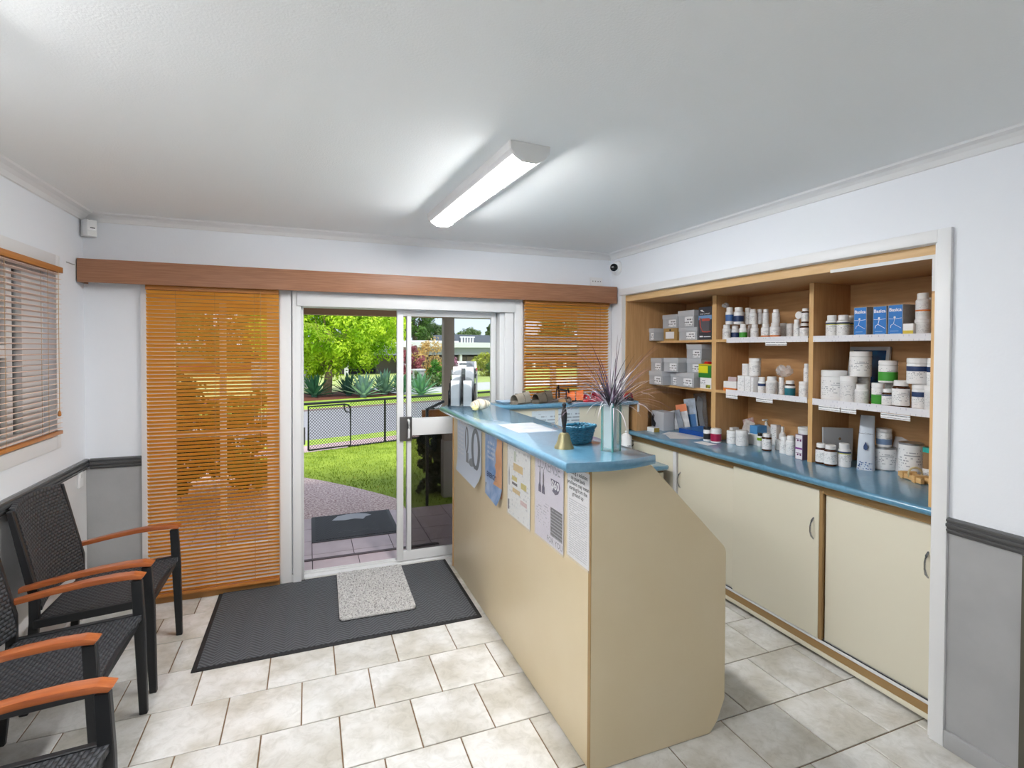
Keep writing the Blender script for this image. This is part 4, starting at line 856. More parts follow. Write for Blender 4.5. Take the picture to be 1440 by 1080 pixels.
def container(style, x, y, z, r, h, band, label):
    cat = {'jar': 'jar', 'amber': 'bottle', 'bottle': 'bottle', 'tin': 'tin', 'can': 'tin', 'tealjar': 'jar'}[style]
    grp = next((g for k, g in (('top middle', 'bottles on the top middle shelf'), ('lower middle', 'bottles on the lower middle shelf'), ('top right', 'bottles on the top right shelf'), ('lower right', 'bottles on the lower right shelf')) if k in label), 'containers on the blue worktop')
    nm = {'amber': 'amber_bottle', 'bottle': 'white_bottle', 'jar': 'white_jar', 'tin': 'label_tin', 'can': 'label_can', 'tealjar': 'teal_lid_jar'}[style]
    e = thing(nm, (x, y, z), label, cat, math.radians(random.uniform(-30, 30)), grp)
    def lab(z0, z1, m, name='label', rr=None): lathe_obj(name, [((rr or r)*1.012, z0), ((rr or r)*1.012, z1)], m, e) if False else _lab(name, (rr or r)*1.012, z0, z1, m)
    def _lab(name, R_, z0, z1, m):
        bm = bm_new(); add_lathe(bm, [(R_, z0), (R_, z1)], 20, close=False); obj(name, mesh(name, bm, smooth=True, normals=False), m, e)
    if style in ('bottle', 'amber'):
        cap = h*.22 if style == 'bottle' else h*.20; sh_ = h*.07; nr = r*.74
        bodym = M['white'] if style == 'bottle' else M['amber']
        lathe_obj('body', [(r*.93, 0), (r, h*.02), (r, h-cap-sh_), (r*.93, h-cap-sh_*.5), (nr, h-cap), (nr*.9, h-cap+.002)], bodym, e)
        cm_ = M['white']
        if band == 'lime': cm_ = M['blackp']
        cr_ = r*.80 if style == 'bottle' else r*.82
        lathe_obj('cap', [(cr_, h-cap), (cr_, h-.003), (cr_*.9, h)], cm_, e)
        lo, hi = h*.10, h-cap-sh_-.004
    elif style == 'jar':
        cap = h*.20
        lathe_obj('body', [(r*.94, 0), (r, h*.02), (r, h-cap-.004), (r*.95, h-cap)], M['white'], e)
        lathe_obj('lid', [(r*1.01, h-cap+.001), (r*1.01, h-.004), (r*.95, h)], M['blackp'] if band == 'black' else M['white'], e)
        lo, hi = h*.07, h-cap-.006
    elif style in ('tin', 'can'):
        lathe_obj('body', [(r*.99, 0), (r, .003), (r, h-.004), (r*.99, h)], M['tinmetal'], e)
        lathe_obj('rim', [(r*1.015, h-.006), (r*1.02, h-.001), (r*.97, h-.001), (r*.97, h-.006)], M['tinmetal'], e); lo, hi = .006, h-.010
    else:
        lathe_obj('body', [(r*.96, 0), (r, .003), (r, h*.86)], mat('brown board', (150,116,80), .6), e); lathe_obj('lid', [(r*1.03, h*.86), (r*1.03, h-.002), (r, h)], M['teal'], e); lo, hi = h*.06, h*.36
    sp = hi-lo
    if band in ('white', 'print'): _lab('label', r*1.012, lo, hi, M['lab'])
    elif band == 'pale': _lab('label', r*1.012, lo, hi, M['labp'])
    elif band in ('navy', 'blue', 'teal', 'green', 'crimson', 'blueband', 'black'):
        _lab('label', r*1.012, lo, hi, M['lab'])
        a, b = {'navy': (.62, .9), 'green': (.02, .62), 'teal': (.0, .75), 'crimson': (.05, .85), 'blueband': (.1, .55), 'blue': (.15, .8), 'black': (.1, .7)}[band]
        if band == 'navy' and ('broad' in label or 'dark-labelled' in label): a, b = .1, .7
        _lab('colour_band', r*1.02, lo+sp*a, lo+sp*b, BAND[band])
    elif band == 'orange':
        _lab('label', r*1.012, lo, hi, M['lab']); _lab('colour_band', r*1.02, lo+sp*.02, lo+sp*.2, BAND['orange'])
    elif band == 'orangedot':
        _lab('label', r*1.012, lo, hi, M['labp']); _lab('colour_band', r*1.02, lo+sp*.35, lo+sp*.45, BAND['orange'])
    elif band == 'lime':
        _lab('label', r*1.012, lo, hi, M['lab']); _lab('colour_band', r*1.02, lo+sp*.6, lo+sp*.98, BAND['lime'])
    elif band in ('navylime', 'bluelime', 'whitenavy'):
        _lab('label', r*1.012, lo, hi, M['lab']); _lab('colour_band', r*1.02, lo+sp*.86, lo+sp*.98, BAND['navy'])
        if band != 'whitenavy': _lab('colour_band', r*1.02, lo+sp*.80, lo+sp*.86, BAND['limey'])
    return e
for it in BOT: container(*it)

# ------------------------------------------------------------------ shoe boxes
gb = mat('grey shoebox card', (176,178,182), .6, rgb2=(182,184,188), scale=6); gl2 = mat('grey shoebox lid', (190,192,196), .55)
ml = mat_print('shoebox label', (240,240,242), (90,90,96), rows=3.2, amount=.52, cols=1.6, zlo=.08, zhi=.95)
def shoebox(xf, y0, y1, z0, z1, label, rot=0, depth=.30, m=None, ml_=None):
    w, h = y1-y0, z1-z0; e = thing('shoebox', (xf+depth/2, (y0+y1)/2, z0), label, 'box', rot, 'boxes in the left bay')
    box('body', -depth/2+.003, -w/2+.003, 0, depth/2-.003, w/2-.003, h-.006, m or gb, e)
    box('lid', -depth/2, -w/2, h*.68, depth/2, w/2, h, m or gl2, e, bevel=.001)
    box('size_label', -depth/2-.0012, -w/2+w*.10, h*.08, -depth/2+.0025, -w/2+w*.56, h*.62, ml, e)
    return e
shoebox(2.655, 3.590, 3.660, ZT, 1.775, 'grey shoebox at the left end of the top shelf', .0, .30)
tn = thing('card_box', (2.87, 3.498, ZT), 'brown kraft card box between grey boxes on the top shelf', 'box', 0, 'boxes in the left bay')
box('body', -.125, -.083, 0, .125, .083, .10, mat('kraft card', (176,140,84), .7), tn, bevel=.001); box('size_label', -.127, -.05, .015, -.1245, .055, .07, M['paper'], tn)
bm = bm_new(); add_lathe(bm, [(.009, 0), (.009, .001)], 14, M=Matrix.Translation((-.1262, 0, .084)) @ Matrix.Rotation(PI/2, 4, 'Y')); obj('finger_hole', mesh('finger_hole', bm), M['blackp'], tn)
shoebox(2.745, 3.182, 3.392, ZT, 1.773, 'grey shoebox beside the dark brace box on the top shelf')
shoebox(2.745, 3.408, 3.60, 1.774, 1.884, 'left one of two stacked grey shoeboxes on the top shelf', 0, .28)
shoebox(2.745, 3.215, 3.404, 1.774, 1.905, 'right one of two stacked grey shoeboxes on the top shelf', 0, .28)
br = thing('brace_box', (2.82, 3.097, ZT), 'dark knee support box with red product photo on the top shelf', 'box', 0, 'boxes in the left bay')
box('body', -.075, -.069, 0, .075, .069, .245, mat('dark box print', (62,64,72), .45), br, bevel=.001)
box('blue_band', -.0765, -.069, .150, -.0745, .069, .182, BL('brace box blue', (120,160,206)), br); box('product_photo', -.0768, -.046, .055, -.0745, .052, .160, BL('brace box grey', (92,92,98)), br)
bm = bm_new(); add_tube(bm, [(-.078, .050, .165), (-.078, .046, .10), (-.078, .02, .062), (-.078, -.03, .058), (-.078, -.06, .062)], .004, 6); obj('red_outline', mesh('red_outline', bm), BL('brace red', (206,92,78)), br)
box('red_patch', -.0775, -.05, .140, -.0752, .03, .158, BL('brace red patch', (190,84,70)), br)
o = obj('lettering', text_mesh('KNEE SUPPORT', .015), whiteink, br, (-.0772, 0, .192), (PI/2, 0, -PI/2)); box('print_line', -.0766, -.06, .02, -.0748, .01, .026, whiteink, br); box('print_line', -.0766, .02, .02, -.0748, .055, .03, whiteink, br)
bm = bm_new(); add_prism(bm, [(.005, .205), (.03, .225), (.05, .222), (.035, .212)], 0, -.0772, -.0752); obj('logo_mark', mesh('logo_mark', bm), whiteink, br)
shoebox(2.655, 3.478, 3.655, ZL_, 1.421, 'grey shoebox at bottom left of the lower left shelf')
shoebox(2.675, 3.515, 3.660, 1.421, 1.528, 'grey shoebox stacked at the left of the lower left shelf', 0, .28)
shoebox(2.73, 3.39, 3.472, ZL_, 1.418, 'grey shoebox half hidden at bottom middle of the lower left shelf', 0, .28)
shoebox(2.685, 3.345, 3.505, 1.422, 1.532, 'tilted grey shoebox stacked in the middle of the lower left shelf', math.radians(5), .28)
shoebox(2.715, 3.178, 3.383, ZL_, 1.420, 'grey shoebox at bottom right of the lower left shelf')
shoebox(2.775, 3.172, 3.332, 1.4205, 1.527, 'grey shoebox second from top of the lower left stack', 0, .26)
shoebox(2.775, 3.165, 3.335, 1.5275, 1.640, 'grey shoebox topmost of the lower left stack', 0, .26)
gx = thing('green_box', (2.815, 3.092, 1.391), 'green and yellow carton with red flap on the lower left shelf', 'box', 0, 'boxes in the left bay')
box('body', -.07, -.068, 0, .07, .068, .092, BL('green carton', (46,128,48)), gx, bevel=.001); box('yellow_panel', -.0716, -.03, .035, -.0696, .068, .088, BL('yellow carton panel', (226,222,40)), gx); box('yellow_rim', -.071, -.0685, .092, .071, .0685, .102, BL('carton rim', (206,190,40)), gx)
bm = bm_new(); add_prism(bm, [(-.03, 0), (.03, 0), (.012, .018), (-.016, .016)], 0, -.06, -.02); obj('red_flap', mesh('red_flap', bm), BL('red flap', (206,40,36)), gx, (0, .0, .102))
wx_ = thing('white_carton', (2.815, 3.085, ZL_), 'white printed carton under the green one on the lower left shelf', 'box', 0, 'boxes in the left bay')
box('body', -.07, -.058, 0, .07, .058, .081, M['white'], wx_, bevel=.001); box('picture', -.0716, -.05, .005, -.0696, -.005, .03, BL('carton yellow print', (190,196,60), rgb2=(50,50,50), scale=40), wx_); box('print', -.0716, .0, .03, -.0696, .05, .07, ml, wx_); box('green_side', -.06, -.0592, .01, .06, -.0578, .07, BL('carton green side', (120,170,60), rgb2=(220,220,200), scale=30), wx_)

# ------------------------------------------------------------------ cartons and packets in the middle and right bays
def carton(name, x0, y0, y1, z0, h, dep, m, label, cat='box', front=None, rot=0, group='cartons on the shelves'):
    e = thing(name, (x0+dep/2, (y0+y1)/2, z0), label, cat, rot, group); w = y1-y0
    box('body', -dep/2, -w/2, 0, dep/2, w/2, h, m, e, bevel=.0008)
    if front: box('front_print', -dep/2-.001, -w/2+.003, .003, -dep/2+.0005, w/2-.003, h-.003, front, e)
    return e
oc = carton('leaflet_carton', 2.745, 2.79, 2.905, ZL_, .068, .09, M['white'], 'orange and white leaflet carton on the lower middle shelf'); box('orange_base', -.0465, -.058, 0, .046, .058, .022, BAND['orange'], oc)
box('leaflet', -.03, -.03, .03, -.026, .03, .10, BL('leaflet mauve', (190,170,170)), oc, rot=(0, .2, .3))
carton('white_carton', 2.75, 2.722, 2.780, ZL_, .113, .07, M['white'], 'white carton, first of three on the lower middle shelf', front=M['lab'])
carton('white_carton', 2.75, 2.668, 2.718, ZL_, .113, .07, M['white'], 'white carton, second of three on the lower middle shelf', front=M['lab'])
carton('white_carton', 2.75, 2.643, 2.664, ZL_, .107, .07, M['white'], 'narrow white carton, third of three on the lower middle shelf', front=M['lab'])
carton('white_carton', 2.80, 2.745, 2.79, 1.4235, .08, .05, M['white'], 'small white carton stacked behind the large jar', front=M['labp'])
def crumple(name, loc, rx, ry, rz, m, label, cat='bag', seed=1):
    rg = random.Random(seed); bm = bm_new(); bmesh.ops.create_icosphere(bm, subdivisions=3, radius=1)
    for v in bm.verts:
        k = 1+rg.uniform(-.16, .16); v.co = Vector((v.co.x*rx*k, v.co.y*ry*k, max(0, (v.co.z+1)*.5*rz*k)))
    return obj(name, mesh(name, bm), m, None, loc, label=label, cat=cat)
M['film'] = mat('crumpled clear film', (240,242,246), .15, alpha=.35, spec=.8)
crumple('plastic_bag', (2.85, 2.49, 1.424), .045, .052, .075, M['film'], 'crumpled clear plastic bag on a bottle on the lower middle shelf', seed=2)
crumple('plastic_bag', (2.795, 2.945, 1.90), .024, .026, .035, M['film'], 'crumpled clear bag top on the top middle shelf', seed=4)
bm = bm_new(); add_lathe(bm, [(.022, 0), (.024, .004), (.024, .020), (.020, .024)], 18, M=Matrix.Translation((0, 0, .024)) @ Matrix.Rotation(PI/2, 4, 'Y')); 
rl_ = obj('round_tub', mesh('round_tub', bm, smooth=True), M['white'], None, (2.80, 2.350, 1.79), label='round white tub lid propped on bottles on the top middle shelf', cat='tub')
blb = BL('carton royal blue', (44,124,204)); sideg = BL('carton grey side', (150,148,146), rgb2=(160,158,154), scale=60)
for i, (y0, y1, h, d_, lb) in enumerate(((1.893, 1.963, .158, .095, 'blue printed carton, left of three on the top right shelf'), (1.790, 1.860, .156, .10, 'blue printed carton, middle of three on the top right shelf'), (1.712, 1.784, .158, .12, 'blue printed carton, right of three on the top right shelf'))):
    e = carton('blue_carton', 2.75, y0, y1, ZT, h, d_, sideg, lb, front=blb); w = y1-y0; x = -d_/2-.0016
    o = obj('lettering', text_mesh('Basica', .0245, bold=.0006), whiteink, e, (x, 0, h-.026), (PI/2, 0, -PI/2))
    bm = bm_new()
    for a, b2 in (((.030, .088), (.0, .086)), ((.0, .086), (-.03, .090)), ((.002, .086), (.008, .062)), ((.008, .062), (-.028, .040)), ((.008, .062), (.020, .055)), ((.020, .055), (.022, .042))): add_tube(bm, [(x, a[0], a[1]), (x, b2[0], b2[1])], .0013, 4)
    add_lathe(bm, [(.0055, 0), (.0055, .0006)], 12, M=Matrix.Translation((x, .003, .094)) @ Matrix.Rotation(PI/2, 4, 'Y')); obj('figure_print', mesh('figure_print', bm), whiteink, e)
    box('print_line', x, -w/2+.008, .010, x+.0012, w/2-.012, .014, BL('carton pale print', (150,190,226)), e); box('print_line', x, -w/2+.02, .024, x+.0012, w/2-.012, .027, BL('carton pale print', (150,190,226)), e)
ye = carton('small_carton', 2.745, 1.660, 1.708, ZT, .06, .04, M['white'], 'small white and yellow carton beside the blue cartons'); box('yellow_print', -.0212, -.023, .002, -.0198, .023, .026, BL('carton yellow', (232,206,70)), ye)
carton('navy_carton', 2.89, 1.735, 1.765, ZT, .16, .05, BL('navy carton', (24,60,110)), 'dark blue carton behind the right blue carton')
pf = thing('framed_picture', (2.99, 2.06, ZL_), 'white framed blue picture leaning behind jars on the lower right shelf', 'picture', 0); pf.rotation_euler = (0, math.radians(7), 0)
for n_, a in (('frame', (-.008, -.115, .0, .008, .115, .018)), ('frame', (-.008, -.115, .292, .008, .115, .312)), ('frame', (-.008, .097, .018, .008, .115, .292)), ('frame', (-.008, -.115, .018, .008, -.097, .292))): box(n_, *a, BL('pale frame', (206,210,212)), pf)
box('picture_print', .0, -.097, .018, .005, .097, .292, mat('blue picture', (16,44,84), .3, rgb2=(40,110,170), scale=9), pf)

# ------------------------------------------------------------------ packets on the worktop
W_ = ZW
fo = thing('flat_pouch', (2.905, 2.162, W_), 'large flat silver pouch leaning by the right divider', 'pouch', math.radians(-12), 'packets on the worktop')
bm = bm_new(); add_prism(bm, [(-.095, 0), (.095, 0), (.10, .195), (-.10, .205)], 1, -.005, .005); obj('pouch_body', mesh('pouch_body', bm), mat('satin silver film', (200,204,210), .4), fo)
for u, z, r_ in ((.01, .135, .008), (-.03, .075, .005)):
    bm = bm_new(); add_lathe(bm, [(r_, 0), (r_, .001)], 12, M=Matrix.Translation((u, -.0050, z)) @ Matrix.Rotation(PI/2, 4, 'X')); obj('print_dot', mesh('print_dot', bm), BL('bronze dot', (140,116,90)), fo)
def standpouch(loc, rz, w, d_, h, m, label, mark):
    e = thing('standing_pouch', loc, label, 'pouch', rz, 'packets on the worktop'); bm = bm_new(); S = []; n = 10
    for j in range(n+1):
        t = j/n; dd = d_*(1-t)**.8+.004; ww = w*(1-.22*t); row = []; lean = .055*t**2
        for i in range(16):
            a = 2*PI*i/16; cx, sy = math.cos(a), math.sin(a); row.append(bm.verts.new((-dd/2*math.copysign(abs(cx)**.8, cx)+lean, ww/2*math.copysign(abs(sy)**.5, sy), h*t*(1-.10*t*t))))
        S.append(row)
    for j in range(n):
        for i in range(16): bm.faces.new((S[j][i], S[j][(i+1) % 16], S[j+1][(i+1) % 16], S[j+1][i]))
    bm.faces.new(S[0][::-1]); bm.faces.new(S[-1]); obj('pouch_body', mesh('pouch_body', bm, smooth=True), m, e)
    if mark:
        bm = bm_new(); add_prism(bm, [(0, .155), (.010, .13), (.009, .115), (0, .108), (-.009, .115), (-.010, .13)], 0, -d_*.36-.001, -d_*.36+.002); obj('drop_logo', mesh('drop_logo', bm), BL('drop navy', (60,80,120)), e)
        obj('lettering', text_mesh('PowerCollagen', .011), BL('pouch ink', (70,80,100)), e, (-d_*.30, .0, .20), (PI/2-.12, 0, -PI/2)); 
        bm = bm_new(); rg = random.Random(3)
        for i in range(26): add_lathe(bm, [(rg.uniform(.002, .004), 0), (.002, .001)], 8, M=Matrix.Translation((-d_*.52, rg.uniform(-w*.38, w*.38), rg.uniform(.004, .045))) @ Matrix.Rotation(PI/2, 4, 'Y'))
        obj('dot_print', mesh('dot_print', bm), BL('pouch blue dots', (90,120,170)), e)
    return e
standpouch((2.865, 1.965, W_), math.radians(28), .085, .06, .325, mat('pale blue pouch film', (206,216,228), .35), 'tall pale blue standing pouch with a drop logo', True)
standpouch((2.925, 1.993, W_), math.radians(50), .075, .03, .32, mat('grey foil pouch', (120,126,132), .25, metal=.5), 'tall grey foil pouch behind the pale blue one', False)
standpouch((3.000, 1.862, W_), math.radians(20), .11, .03, .20, mat('white pouch film', (226,226,228), .4), 'white pouch behind the tins', False)
wm = thing('wooden_massager', (2.86, 1.70, W_), 'small wooden roller massager with cord loop', 'massager', math.radians(62), 'packets on the worktop')
wd = mat('pale massager wood', (214,170,110), .5, rgb2=(226,186,130), scale=8, stretch=(1, 14, 14))
for a in ((-.09, -.018, .004, .09, .0, .030), (-.09, .022, .004, .09, .040, .030), (-.055, -.024, .0, -.030, .046, .036), (.040, -.024, .0, .065, .046, .036)): box('rail' if a[0] < -.08 else 'foot', *a, wd, wm, bevel=.002)
bm = bm_new(); add_tube(bm, [(0, .032*math.cos(2*PI*i/20)+.01, .036+.030*math.sin(2*PI*i/20)) for i in range(21)], .005, 6, cap=False); obj('cord_loop', mesh('cord_loop', bm, smooth=True), BL('cream cord', (222,206,160), .8), wm)
carton('white_carton', 2.862, 2.935, 2.966, W_, .09, .06, M['white'], 'white carton beside the left white tub on the worktop', front=M['lab'], group='packets on the worktop')
tb = carton('white_tub', 2.862, 2.70, 2.79, W_, .075, .13, M['pale'], 'pale open carton behind the white tubs on the worktop', group='packets on the worktop')
carton('blue_carton', 2.87, 2.722, 2.785, W_+.0755, .055, .09, BL('carton mid blue', (84,150,206)), 'small blue carton lying on the pale open carton', group='packets on the worktop')
def leaflet(x, y, z, w, h, rot, m, label, cat='leaflet'):
    e = obj('leaflet', None, None) if False else None
    bm = bm_new(); add_box(bm, -.001, -w/2, 0, .001, w/2, h); o = obj('leaflet', mesh('leaflet', bm), m, None, (x, y, z), rot, label=label, cat=cat, group='leaflets on the worktop'); return o
mg = BL('grey leaflet', (180,172,168), rgb2=(206,200,196), scale=40); mr_ = BL('leaflet red print', (200,196,192), rgb2=(150,60,60), scale=26)
leaflet(2.90, 2.868, W_+.002, .085, .155, (.25, .12, .1), mg, 'grey leaflet leaning behind the white tubs')
leaflet(2.94, 2.825, W_+.002, .09, .17, (-.35, .12, .1), mr_, 'grey and red leaflet leaning behind the blue carton')
pb = thing('pump_bottle', (2.99, 2.755, W_), 'white pump bottle with dark label at the back of the worktop', 'bottle', 0, 'packets on the worktop')
lathe_obj('body', [(.030, 0), (.032, .004), (.032, .11), (.012, .128)], M['white'], pb); lathe_obj('pump_neck', [(.010, .128), (.010, .150), (.004, .152), (.004, .162)], M['white'], pb); box('pump_head', -.034, -.007, .160, .010, .007, .170, M['white'], pb, bevel=.002)
bm = bm_new(); add_lathe(bm, [(.0326, .03), (.0326, .075)], 20, close=False); obj('dark_label', mesh('dark_label', bm, smooth=True, normals=False), BL('brown label', (70,48,44)), pb)
carton('white_carton', 2.985, 2.665, 2.715, W_, .14, .04, M['white'], 'tall white carton right of the pump bottle', front=M['lab'], group='packets on the worktop')
sb = thing('spray_bottle', (2.985, 2.615, W_), 'small white spray bottle at the back of the worktop', 'bottle', 0, 'packets on the worktop'); lathe_obj('body', [(.020, 0), (.021, .003), (.021, .085), (.009, .105)], M['white'], sb); lathe_obj('spray_cap', [(.009, .105), (.011, .107), (.011, .135), (.007, .14)], M['white'], sb)
carton('grey_carton', 2.945, 2.51, 2.585, W_, .075, .085, BL('grey carton', (140,138,136)), 'grey carton behind the shrink-wrapped bottles', group='packets on the worktop')
carton('white_carton', 2.866, 2.515, 2.568, W_, .068, .04, M['white'], 'small white carton beside the amber bottle', front=M['lab'], group='packets on the worktop')
pc_ = carton('purple_carton', 2.738, 2.257, 2.308, W_, .150, .11, BL('purple carton side', (122,100,126)), 'white and purple carton by the right divider', front=BL('carton pale front', (232,228,234)), group='packets on the worktop')
box('purple_band', -.0568, -.024, .062, -.0555, .024, .072, BL('purple ink', (130,50,140)), pc_); 
for z in (.03, .115):
    bm = bm_new()
    for u in (-.012, .006): add_lathe(bm, [(.006, 0), (.006, .001)], 10, M=Matrix.Translation((-.0568, u, z)) @ Matrix.Rotation(PI/2, 4, 'Y'))
    add_box(bm, -.0568, -.02, z+.008, -.0556, .02, z+.0105); obj('molecule_print', mesh('molecule_print', bm), BL('plum ink', (110,40,96)), pc_)
tbj = thing('white_jar', (2.79, 2.283, W_+.1505), 'low white jar standing on the purple carton', 'jar', 0, 'containers on the blue worktop'); lathe_obj('body', [(.036, 0), (.038, .003), (.038, .024)], M['white'], tbj); lathe_obj('lid', [(.040, .024), (.040, .040), (.037, .043)], M['pale'], tbj)
# left bay of the worktop
gx2 = carton('grey_carton', 2.66, 3.46, 3.62, W_, .150, .10, BL('pale grey carton', (196,198,204)), 'pale grey support carton with black figure in the left bay', group='packets on the worktop')
bm = bm_new(); add_prism(bm, [(.045, .02), (.07, .03), (.075, .10), (.055, .125), (.04, .11), (.05, .08), (.02, .05), (.03, .02)], 0, -.0516, -.0498); obj('figure_print', mesh('figure_print', bm), BL('carton black print', (50,50,56)), gx2)
sbx = carton('small_carton', 2.545, 3.43, 3.52, W_, .032, .05, M['white'], 'small white and tan carton lying at the worktop edge', group='packets on the worktop'); box('tan_end', -.025, -.0465, .0, .025, -.0448, .032, BL('tan carton end', (170,146,70)), sbx)
for i, (x, y, w, h, rot, c, lb) in enumerate(((2.77, 3.475, .09, .15, -.30, (210,212,216), 'grey brochure leaning, first after the support carton'), (2.80, 3.445, .09, .16, -.30, (150,156,166), 'darker grey brochure leaning, second after the support carton'), (2.84, 3.42, .09, .21, -.22, (226,226,228), 'brochure with orange top leaning in the left bay'), (2.90, 3.40, .095, .255, -.16, (190,204,220), 'blue and white packet leaning in the left bay'))):
    o = leaflet(x, y, W_+.004, w, h, (rot, .08, .5), BL('brochure %d' % i, c, rgb2=tuple(int(v*.8) for v in c), scale=18), lb)
    if i == 2: box('orange_top', -.0014, -w/2, h*.72, .0014, w/2, h, BL('orange print', (232,140,96)), o)
    if i == 3: box('blue_print', -.0014, -w/2+.01, h*.1, .0014, w/2-.02, h*.5, BL('blue print', (70,120,176)), o)
for (x, y, h, lb) in ((2.96, 3.36, .30, 'clear insole blister pack, tallest in the left bay'), (2.955, 3.42, .24, 'clear insole blister pack behind the blue packet')):
    e = thing('insole_pack', (x, y, W_+.003), lb, 'packet', .5, 'packets on the worktop'); e.rotation_euler = (-.10, .06, .5); box('clear_shell', -.012, -.05, 0, .012, .05, h, mat('smoky blister', (120,116,112), .2, alpha=.5, spec=.7), e, bevel=.006)
    bm = bm_new(); add_prism(bm, [(-.026, .02), (.012, .02), (.022, h*.4), (.034, h*.75), (.012, h*.93), (-.022, h*.85), (-.012, h*.5)], 0, -.006, .002); obj('insole', mesh('insole', bm), BL('insole grey', (176,182,190)), e)
for i, (x, y, rz, c, lb) in enumerate(((2.66, 3.28, .5, (232,232,234), 'white printed sheet on the worktop, left of the folder'), (2.60, 3.16, 1.1, (226,226,228), 'white printed sheet on the worktop nearest the edge'), (2.72, 3.17, .2, (214,216,222), 'grey printed sheet partly under the blue folder'))):
    o = box('paper_sheet', x-.075, y-.105, W_+.0004+i*.0012, x+.075, y+.105, W_+.0014+i*.0012, mat_print('sheet print %d' % i, c, (120,124,136), rows=1, amount=.3, cols=18), label=lb, cat='paper', group='papers on the worktop'); o.rotation_euler = (0, 0, rz)
fd = thing('blue_folder', (2.86, 3.20, W_+.005), 'bright blue ring folder lying on papers in the left bay', 'folder', math.radians(8), 'papers on the worktop')
box('cover', -.13, -.15, 0, .13, .15, .004, BL('folder blue', (20,100,180), .4), fd); box('pages', -.12, -.14, .004, .125, .14, .030, M['paper'], fd); box('cover', -.13, -.15, .030, .13, .15, .036, BL('folder blue2', (24,108,190), .4), fd); box('spine', -.134, -.15, 0, -.130, .15, .036, BL('folder navy', (14,70,150), .4), fd)
o = box('paper_sheet', 2.54, 2.83, W_+.0004, 2.62, 2.97, W_+.0016, M['paper'], label='blank white slip on the worktop before the red jar', cat='paper', group='papers on the worktop')
# ------------------------------------------------------------------ outdoors
SA = math.radians(20); ST = Vector((math.cos(SA), math.sin(SA), 0)); SN = Vector((-math.sin(SA), math.cos(SA), 0))
def sp(t, n, z): return ST*t + SN*n + Vector((0, 0, z))
MS = Matrix(((ST.x, SN.x, 0, 0), (ST.y, SN.y, 0, 0), (0, 0, 1, 0), (0, 0, 0, 1)))
M['grass'] = mat('lawn grass', (118,142,34), .9, rgb2=(144,166,52), scale=3, bump=.6, bscale=120, detail=8)
M['grass2'] = mat('verge grass', (140,172,50), .9, rgb2=(168,190,80), scale=2, bump=.5, bscale=60)
M['asphalt'] = mat('asphalt', (134,134,138), .9, rgb2=(150,150,154), scale=30, bump=.2, bscale=80)
M['paver'] = mat('pink paving', (176,150,150), .85, rgb2=(190,166,166), scale=20)
M['mulch'] = mat('red brown mulch', (88,44,34), .95, rgb2=(120,70,52), scale=30, bump=.8, bscale=40)
M['concrete'] = mat('concrete', (176,176,176), .85, rgb2=(190,190,190), scale=8)
M['pebble'] = mat('pebblecrete', (166,130,126), .8, rgb2=(232,214,206), scale=45, bump=.7, bscale=70, detail=2)
M['porch'] = mat('porch tile', (190,168,172), .45, rgb2=(202,182,186), scale=6, rnd=.03)
M['darkgrout'] = mat('porch grout', (76,60,62), .9)
M['beam'] = mat('brown painted timber', (186,150,118), .55)
M['postp'] = mat('taupe painted post', (184,166,150), .55)
def strip_g(name, t0, t1, prof, m, label, cat, kind='structure'):
    bm = bm_new(); pts = [(n, z) for n, z in prof]+[(prof[-1][0], prof[-1][1]-.25), (prof[0][0], prof[0][1]-.25)]
    add_prism(bm, pts, 0, t0, t1, M=MS); return obj(name, mesh(name, bm), m, label=label, cat=cat, kind=kind)
strip_g('lawn', -14, 40, [(4.2, -.175), (8.3, -.175), (9.55, -.30)], M['grass'], 'bright green front lawn inside the black fence', 'lawn')
strip_g('footpath', -40, 70, [(9.56, -.32), (11.0, -.45)], M['paver'], 'pink footpath outside the black fence', 'footpath')
strip_g('grass_verge', -40, 70, [(11.0, -.45), (12.5, -.60)], M['grass2'], 'narrow green verge on the near side of the road', 'verge')
strip_g('road', -60, 90, [(12.5, -.63), (17, -.78), (21.55, -1.0)], M['asphalt'], 'grey asphalt road crossing behind the fence', 'road')
strip_g('kerb', -60, 90, [(21.55, -.95), (21.8, -.95)], mat('kerb', (150,132,126), .9), 'concrete kerb on the far side of the road', 'kerb')
strip_g('grass_verge', -60, 90, [(21.8, -.96), (25.4, -.98)], M['grass2'], 'green verge on the far side of the road', 'verge')
strip_g('mulch_bed', -60, 14.6, [(25.4, -.97), (30.0, -.99)], M['mulch'], 'red-brown mulch bed under the agaves', 'garden bed')
strip_g('lawn', -60, 14.6, [(30.0, -1.0), (110, -1.35)], mat('far lawn', (166,172,112), .9, rgb2=(184,188,132), scale=1), 'pale lawn beyond the agave bed', 'lawn')
strip_g('driveway', 14.6, 90, [(25.4, -1.0), (33.0, -1.12)], M['concrete'], 'pale concrete driveway across the road', 'driveway')
strip_g('lawn', 14.6, 90, [(33.0, -1.12), (110, -1.35)], mat('far lawn 2', (150,166,92), .9, rgb2=(170,182,112), scale=1), 'green lawn before the grey house', 'lawn')
